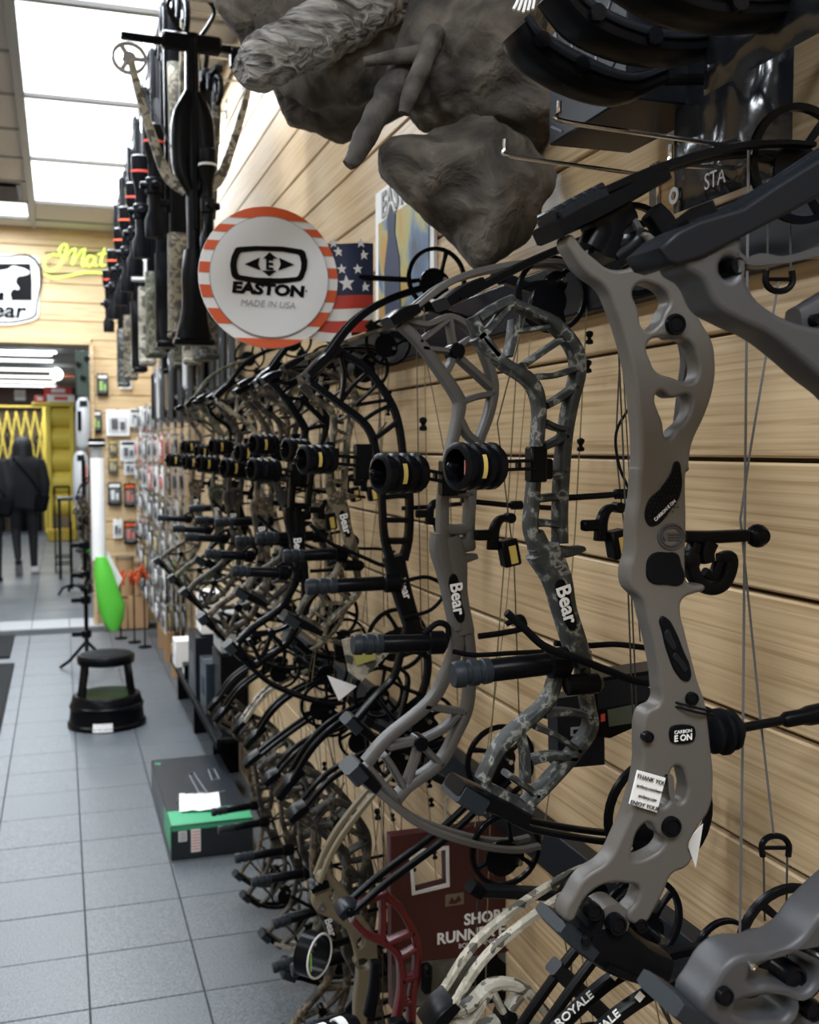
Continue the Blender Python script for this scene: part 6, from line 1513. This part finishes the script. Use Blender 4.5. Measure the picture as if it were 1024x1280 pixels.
# stand with tripod foot, white tube, bag
fp = floor_pt(109, 838); fp.z = 0
TS = thing('display_stand', 'black tripod stand on the floor in front of the doorway', 'stand', fp)
b = MB(); b.cyl(fp + Vector((0, 0, .10)), fp + Vector((0, 0, 1.42)), .014, n=10); b.build('pole', M_BLACK, TS)
for q in range(3):
    an = .5 + q * 2.094; d = Vector((math.cos(an), math.sin(an), 0)); b = MB(); b.tube([fp + Vector((0, 0, .20)), fp + d * .13 + Vector((0, 0, .06)), fp + d * .2 + Vector((0, 0, .012))], .011, 8); b.build('leg', M_BLACK, TS)
for z in (.22, .45, .62, .82):
    b = MB(); b.lathe(fp + Vector((0, 0, z)), (0, 0, 1), [(0, .02), (.01, .034), (.05, .034), (.06, .02)], n=12); b.box(fp + Vector((-.05, 0, z + .03)), (.09, .03, .03), bev=.006); b.build('clamp', M_BLACK, TS)
PK2 = PK
place(B4, 'dark camo bow clamped on the black tripod stand', 98, 622, fp.y - .10, 4, 65, .9, dict(riser=M_CAMO_B, limb=M_BLACK), 'bows on floor stands')
wt = at_y(121, 548, fp.y - .16); wb = at_y(124, 700, fp.y - .16)
WT = thing('white_tube', 'tall white rolled tube with black cap strapped to the tripod stand', 'tube', wb)
b = MB(); b.tube([wb, wb.lerp(wt, .5), wb.lerp(wt, .84)], .046, 18); b.build('tube_body', M_PAPER, WT)
b = MB(); b.tube([wb.lerp(wt, .84), wb.lerp(wt, .93)], [.047, .052], 18); b.build('clear_wrap', M_CLEAR, WT)
b = MB(); b.tube([wb.lerp(wt, .80), wb.lerp(wt, .93)], .030, 12); b.build('inner_roll', M_TBAR, WT)
b = MB(); b.tube([wb.lerp(wt, .93), wb.lerp(wt, .95), wt], [.055, .056, .052], 18); b.build('cap', M_BLACK, WT)
b = MB(); b.lathe(wb.lerp(wt, .955), (wt - wb), [(0, .0565), (.012, .0565)], n=18); b.build('cap_band', M_PAPER, WT)
# lime green bag draped from the stand
M_LBAG = mat('lime_green_film', (.10, .52, .05), .3, bump=.5, bscale=18)
GB = thing('green_bag', 'lime green plastic bag hanging from the tripod stand', 'bag', at_y(138, 785, fp.y - .2))
cl = [((126, 696), .034), ((129, 712), .060), ((133, 735), .074), ((138, 756), .084), ((141, 774), .074), ((142, 788), .036)]
n = 20; vs = []; fs = []
for (uv, r_) in cl:
    c = at_y(uv[0], uv[1], fp.y - .20)
    for s in range(n):
        an = 2 * PI * s / n; rr = r_ * (1 + .22 * noise.noise(Vector((math.cos(an) * 1.6, math.sin(an) * 1.6, c.z * 9))))
        vs.append(c + Vector((math.cos(an) * rr, math.sin(an) * rr * .6, 0)))
for i in range(len(cl) - 1):
    for s in range(n): fs.append((i * n + s, i * n + (s + 1) % n, (i + 1) * n + (s + 1) % n, (i + 1) * n + s))
fs += [tuple(range(n - 1, -1, -1)), tuple((len(cl) - 1) * n + s for s in range(n))]
b = MB(); b.add(vs, fs); b.build('bag_film', M_LBAG, GB, smooth=70)
b = MB(); c = at_y(128, 698, fp.y - .2); b.tube(catmull([c, c + Vector((-.04, .05, .06)), fp + Vector((0, 0, 0.80))], 5), .006, 6); b.build('bag_tie', M_LBAG, GB)
# white sheet beside the bag
t = thing('paper_sheet', 'white folded paper hanging between the tube and the green bag', 'paper', at_y(146, 728, fp.y - .14))
b = MB(); b.prism([at_y(u, v, fp.y - .13) for u, v in ((122, 690), (134, 688), (153, 724), (148, 733), (136, 714))], (0, .004, 0)); b.build('paper', M_PAPER, t, smooth=0)
# dark green panel and bagged items on the door jamb
JY = 9.25
t = thing('hanging_banner', 'dark green hanging banner beside the top of the doorway', 'banner', at_y(103, 495, JY))
p0, p1_ = at_y(94, 438, JY), at_y(112, 496, JY)
b = MB(); b.box(((p0.x + p1_.x) / 2, JY, (p0.z + p1_.z) / 2), (p1_.x - p0.x, .05, p0.z - p1_.z), bev=.008); b.build('banner_cloth', mat('dark_green_cloth', (.022, .036, .028), .8), t)
for u, v in ((98, 455), (109, 448), (104, 472)):
    b = MB(); c = at_y(u, v, JY - .04); b.box(c, (.045, .02, .03), (0, .3, 0), bev=.004); b.build('clip', M_BLACK, t)
b = MB(); b.cyl(((p0.x + p1_.x) / 2, JY, p0.z), (DX1 + .01, JY, p0.z - .02), .006, n=8); b.build('arm', M_STEEL, t)
M_FILMW = mat('pale_film', (.42, .44, .46), .25, bump=.5, bscale=30)
for q, (u, va, vb, w_, lb) in enumerate(((104, 497, 562, .062, 'pale bagged arrow set hanging under the dark green banner'), (101, 564, 632, .066, 'pale bagged target set hanging below, beside the white tube'))):
    pa_, pb2 = at_y(u, va, JY), at_y(u, vb, JY)
    t = thing('bagged_set', lb, 'bag', pb2, 'bagged sets at the door jamb')
    b = MB(); b.tube([pa_, pa_.lerp(pb2, .1), pa_.lerp(pb2, .5), pa_.lerp(pb2, .92), pb2], [w_ * .5, w_ * .9, w_, w_ * .95, w_ * .6], 14); b.build('film', M_FILMW, t, smooth=60)
    b = MB(); b.box(pa_.lerp(pb2, .45) + Vector((.03 * (1 if q else -1), -w_, 0)), (.03, .012, .16), bev=.003); b.build('insert', M_REDP if q else M_BLACK, t)
    b = MB(); b.box(pa_.lerp(pb2, .12) + Vector((0, -w_ * .9, 0)), (.06, .01, .05), bev=.002); b.build('tag', M_DKGREY, t)
    b = MB(); b.cyl(pa_, Vector((DX1, JY, pa_.z + .01)), .004, n=6); b.build('hook', M_STEEL, t)

# ================================================================ in the room beyond: table, rack frame, bow on a tripod, people
g = floor_pt(90, 742); g.z = 0
t = thing('bow_tripod', 'black tripod with a pale bow in the room beyond', 'stand', g)
b = MB(); b.cyl(g + Vector((0, 0, .05)), g + Vector((0, 0, .75)), .014, n=8); b.build('pole', M_BLACK, t)
for q in range(3):
    an = -.35 + q * 2.094; d = Vector((math.cos(an), math.sin(an), 0)); b = MB(); b.tube([g + Vector((0, 0, .09)), g + d * .12 + Vector((0, 0, .07)), g + d * .17 + Vector((0, 0, .01))], .014, 8); b.build('leg', M_BLACK, t)
place(B4, 'pale camo bow standing on the tripod in the room beyond', 94, 640, g.y - .06, 0, 70, 1.0, dict(riser=M_CAMO_W, limb=M_CAMO_W), 'bows on floor stands')
g = floor_pt(85, 722); g.z = 0
t = thing('work_table', 'narrow grey table with tall legs just beyond the doorway', 'table', (g.x + .05, g.y, 0))
b = MB(); b.box((g.x + .06, g.y, .92), (.34, .5, .03), bev=.004); b.build('table_top', M_DKGREY, t)
for sx in (-1, 1):
    for sy in (-1, 1):
        b = MB(); b.box((g.x + .06 + sx * .14, g.y + sy * .2, .455), (.035, .035, .90), bev=.004); b.build('leg', M_DKGREY, t)
g = floor_pt(70, 716); g.z = 0
t = thing('rack_frame', 'thin dark metal rack frame standing beside the grey table', 'rack', g)
for sx in (0, .17):
    for sy in (0, .3):
        b = MB(); b.box((g.x + sx, g.y + sy, .52), (.018, .018, 1.04)); b.build('post', M_BLACK, t, smooth=0)
for z in (.10, .18, 1.03):
    b = MB()
    b.box((g.x + .085, g.y, z), (.19, .016, .016)); b.box((g.x + .085, g.y + .3, z), (.19, .016, .016)); b.box((g.x, g.y + .15, z), (.016, .3, .016)); b.box((g.x + .17, g.y + .15, z), (.016, .3, .016)); b.build('rung', M_BLACK, t, smooth=0)

# ---- walking person, seen from behind
M_CLOTH = mat('black_cloth', (.008, .008, .010), .85); M_LEG = mat('black_leggings', (.010, .010, .013), .7); M_SHOE = mat('white_shoe', (.85, .85, .86), .6); M_SKIN = mat('skin', (.45, .28, .20), .6); M_HAIR = mat('black_hair', (.006, .005, .006), .6)
def skin_mesh(name, verts, edges, radii, m, parent, root=0, sub=2):
    O = parent_origin(parent); me = bpy.data.meshes.new(name); me.from_pydata([tuple(Vector(v) - O) for v in verts], edges, [])
    ob = bpy.data.objects.new(name, me); COL.objects.link(ob)
    md = ob.modifiers.new('skin', 'SKIN'); md.use_smooth_shade = True
    for i, sv in enumerate(me.skin_vertices[0].data):
        r = radii[i]; sv.radius = (r, r) if not isinstance(r, tuple) else r; sv.use_root = (i == root)
    sb = ob.modifiers.new('sub', 'SUBSURF'); sb.levels = sb.render_levels = sub
    dg = bpy.context.evaluated_depsgraph_get(); m2 = bpy.data.meshes.new_from_object(ob.evaluated_get(dg)); bpy.data.objects.remove(ob)
    m2.materials.clear(); m2.materials.append(m); finish(m2, 80); m2.name = name
    return link(name, m2, parent, O)
def person(label, base, S=1.0):
    r = thing('person', label, 'person', base)
    p = lambda x, y, z: Vector(base) + Vector((x, y, z)) * S
    # pelvis, spine, neck, head; legs mid-stride (right leg planted, left heel lifting), arms by the sides
    v = [p(0, 0, .90), p(0, .01, 1.08), p(0, .02, 1.26), p(0, .03, 1.36), p(0, .045, 1.43), p(0, .06, 1.53),
         p(.085, 0, .86), p(.095, .06, .49), p(.10, .02, .10), p(.105, .05, .05),
         p(-.085, 0, .86), p(-.10, .08, .50), p(-.07, -.20, .22), p(-.065, -.20, .13),
         p(.17, .03, 1.33), p(.215, .0, 1.08), p(.205, .06, .87), p(.20, .08, .80),
         p(-.17, .03, 1.33), p(-.22, .05, 1.08), p(-.20, .14, .90), p(-.19, .17, .84)]
    e = [(0, 1), (1, 2), (2, 3), (3, 4), (4, 5), (0, 6), (6, 7), (7, 8), (8, 9), (0, 10), (10, 11), (11, 12), (12, 13), (3, 14), (14, 15), (15, 16), (16, 17), (3, 18), (18, 19), (19, 20), (20, 21)]
    rad = [.125, .115, .13, .09, .05, .07, .095, .062, .042, .038, .095, .062, .042, .038, .062, .048, .038, .030, .062, .048, .038, .030]
    skin_mesh('body', v, e, [x * S for x in rad], M_LEG, r)
    # jacket: flared shell over the torso and sleeves
    b = MB(); n = 22; prof = [(.80, .235, .165), (.83, .240, .168), (.95, .222, .155), (1.10, .205, .140), (1.25, .215, .135), (1.34, .200, .12), (1.40, .12, .095), (1.43, .075, .075)]
    vs = []; fs = []
    for z, rx, ry in prof:
        for s in range(n):
            an = 2 * PI * s / n; vs.append(p(math.cos(an) * rx * (1 + .03 * math.sin(3 * an + z * 9)), .015 + math.sin(an) * ry, z + (.02 * math.sin(an * 2) if z < .84 else 0)))
    for i in range(len(prof) - 1):
        for s in range(n): fs.append((i * n + s, i * n + (s + 1) % n, (i + 1) * n + (s + 1) % n, (i + 1) * n + s))
    fs.append(tuple(range(n - 1, -1, -1))); fs.append(tuple((len(prof) - 1) * n + s for s in range(n)))
    b.add(vs, fs); b.build('jacket', M_CLOTH, r, smooth=70)
    for s, pts in ((1, [(.17, .03, 1.34), (.235, .0, 1.08), (.215, .06, .86)]), (-1, [(-.17, .03, 1.34), (-.24, .05, 1.08), (-.21, .14, .89)])):
        b = MB(); b.tube(catmull([p(*q) for q in pts], 5), [x * S for x in ([.075] * 3 + [.068] * 3 + [.062] * 3 + [.056] * 2)], 12); b.build('sleeve', M_CLOTH, r, smooth=70)
        # hand
        hx = pts[-1]; b = MB(); b.ball(p(hx[0], hx[1] + .01, hx[2] - .045), .036 * S, 10, (.7, .9, 1.2)); b.build('hand', M_SKIN, r)
        for f_ in range(4):
            b = MB(); q0 = p(hx[0], hx[1] - .012 + f_ * .015, hx[2] - .075); b.tube([q0, q0 + Vector((s * -.004, .006, -.03)) * S, q0 + Vector((s * -.012, .014, -.052 + .004 * abs(f_ - 1.5))) * S], [.009 * S, .008 * S, .006 * S], 8); b.build('finger', M_SKIN, r)
        b = MB(); q0 = p(hx[0], hx[1] + .035, hx[2] - .035); b.tube([q0, q0 + Vector((s * -.005, .016, -.022)) * S, q0 + Vector((s * -.008, .02, -.04)) * S], [.010 * S, .009 * S, .007 * S], 8); b.build('thumb', M_SKIN, r)
    # long dark hair / hood falling on the shoulders
    b = MB(); n = 20; vs = []; fs = []; prof = [(1.64, .02, .02, .05), (1.625, .065, .065, .05), (1.58, .10, .105, .05), (1.51, .115, .115, .045), (1.43, .118, .110, .035), (1.36, .125, .105, .02), (1.28, .11, .09, .0), (1.24, .05, .05, -.05)]
    for z, rx, ry, yo in prof:
        for s in range(n): an = 2 * PI * s / n; vs.append(p(math.cos(an) * rx * (1 + .05 * math.sin(an * 5 + z * 20)), yo + math.sin(an) * ry * (1 if math.sin(an) < 0 else .75), z))
    for i in range(len(prof) - 1):
        for s in range(n): fs.append((i * n + s, i * n + (s + 1) % n, (i + 1) * n + (s + 1) % n, (i + 1) * n + s))
    fs.append(tuple(range(n - 1, -1, -1))); fs.append(tuple((len(prof) - 1) * n + s for s in range(n)))
    b.add(vs, fs); b.build('hair', M_HAIR, r, smooth=70)
    # face looks away from the viewer: simple features on the far side
    b = MB(); b.ball(p(0, .085, 1.535), .088 * S, 16, (.86, .95, 1.2)); b.ball(p(0, .178, 1.52), .014 * S, 8, (.8, 1, 1.3)); fh = b.build('face', M_SKIN, r)
    for s in (-1, 1):
        b = MB(); b.ball(p(s * .03, .166, 1.545), .009 * S, 8); b.build('eye', M_HAIR, fh)
    b = MB(); b.ball(p(0, .166, 1.483), .018 * S, 8, (1, .4, .35)); b.build('mouth', M_REDP, fh)
    # shoes
    for (x, y, z, tilt) in ((.105, .07, .0, 0.0), (-.065, -.155, .10, -.95)):
        R = Euler((tilt, 0, 0)).to_matrix(); b = MB(); c = p(x, y, z + .045)
        for yy, ww, hh_, zz_ in ((-.07, .030, .035, 0), (-.03, .036, .045, .005), (.03, .038, .036, -.003), (.09, .040, .028, -.01), (.14, .026, .018, -.016)): pass
        pts = [c + R @ (Vector((0, yy, zz_)) * S) for yy, zz_ in ((-.085, .004), (-.05, .006), (.02, 0), (.09, -.010), (.145, -.016))]
        b.sweep(pts, [.07 * S, .085 * S, .075 * S, .058 * S, .036 * S], .082 * S, nrm=(1, 0, 0), n=4, e=.7); sh = b.build('shoe', M_SHOE, r)
        b = MB(); b.sweep([q + R @ (Vector((0, 0, -.034)) * S) for q in pts], .016 * S, .088 * S, nrm=(1, 0, 0), n=4); b.build('sole', M_TBAR, sh)
    # shoulder bag
    b = MB(); b.box(p(.20, -.10, .86), (.16 * S, .09 * S, .22 * S), (0, .25, 0), bev=.03 * S); bg_ = b.build('bag', M_RUBBER, r)
    b = MB(); b.tube(catmull([p(.20, -.13, .97), p(.06, -.16, 1.18), p(-.10, -.13, 1.38), p(-.12, .02, 1.42)], 5), .010 * S, 6); b.build('bag_strap', M_RUBBER, bg_)
    return r
fp2 = floor_pt(44, 717)
P1 = person('person in black jacket and leggings with white shoes walking away past the doorway', (fp2.x - .11, fp2.y, .0))
fp3 = floor_pt(5, 730)
P2 = copy_tree(P1); tag(P2, 'person in dark trousers cut off by the left edge of the picture', 'person'); P2.location = (fp3.x - .16, fp3.y, 0)
for ch in P2.children:
    if ch.name.startswith('shoe'):
        for s in ch.material_slots: s.link = 'OBJECT'; s.material = M_DKGREY
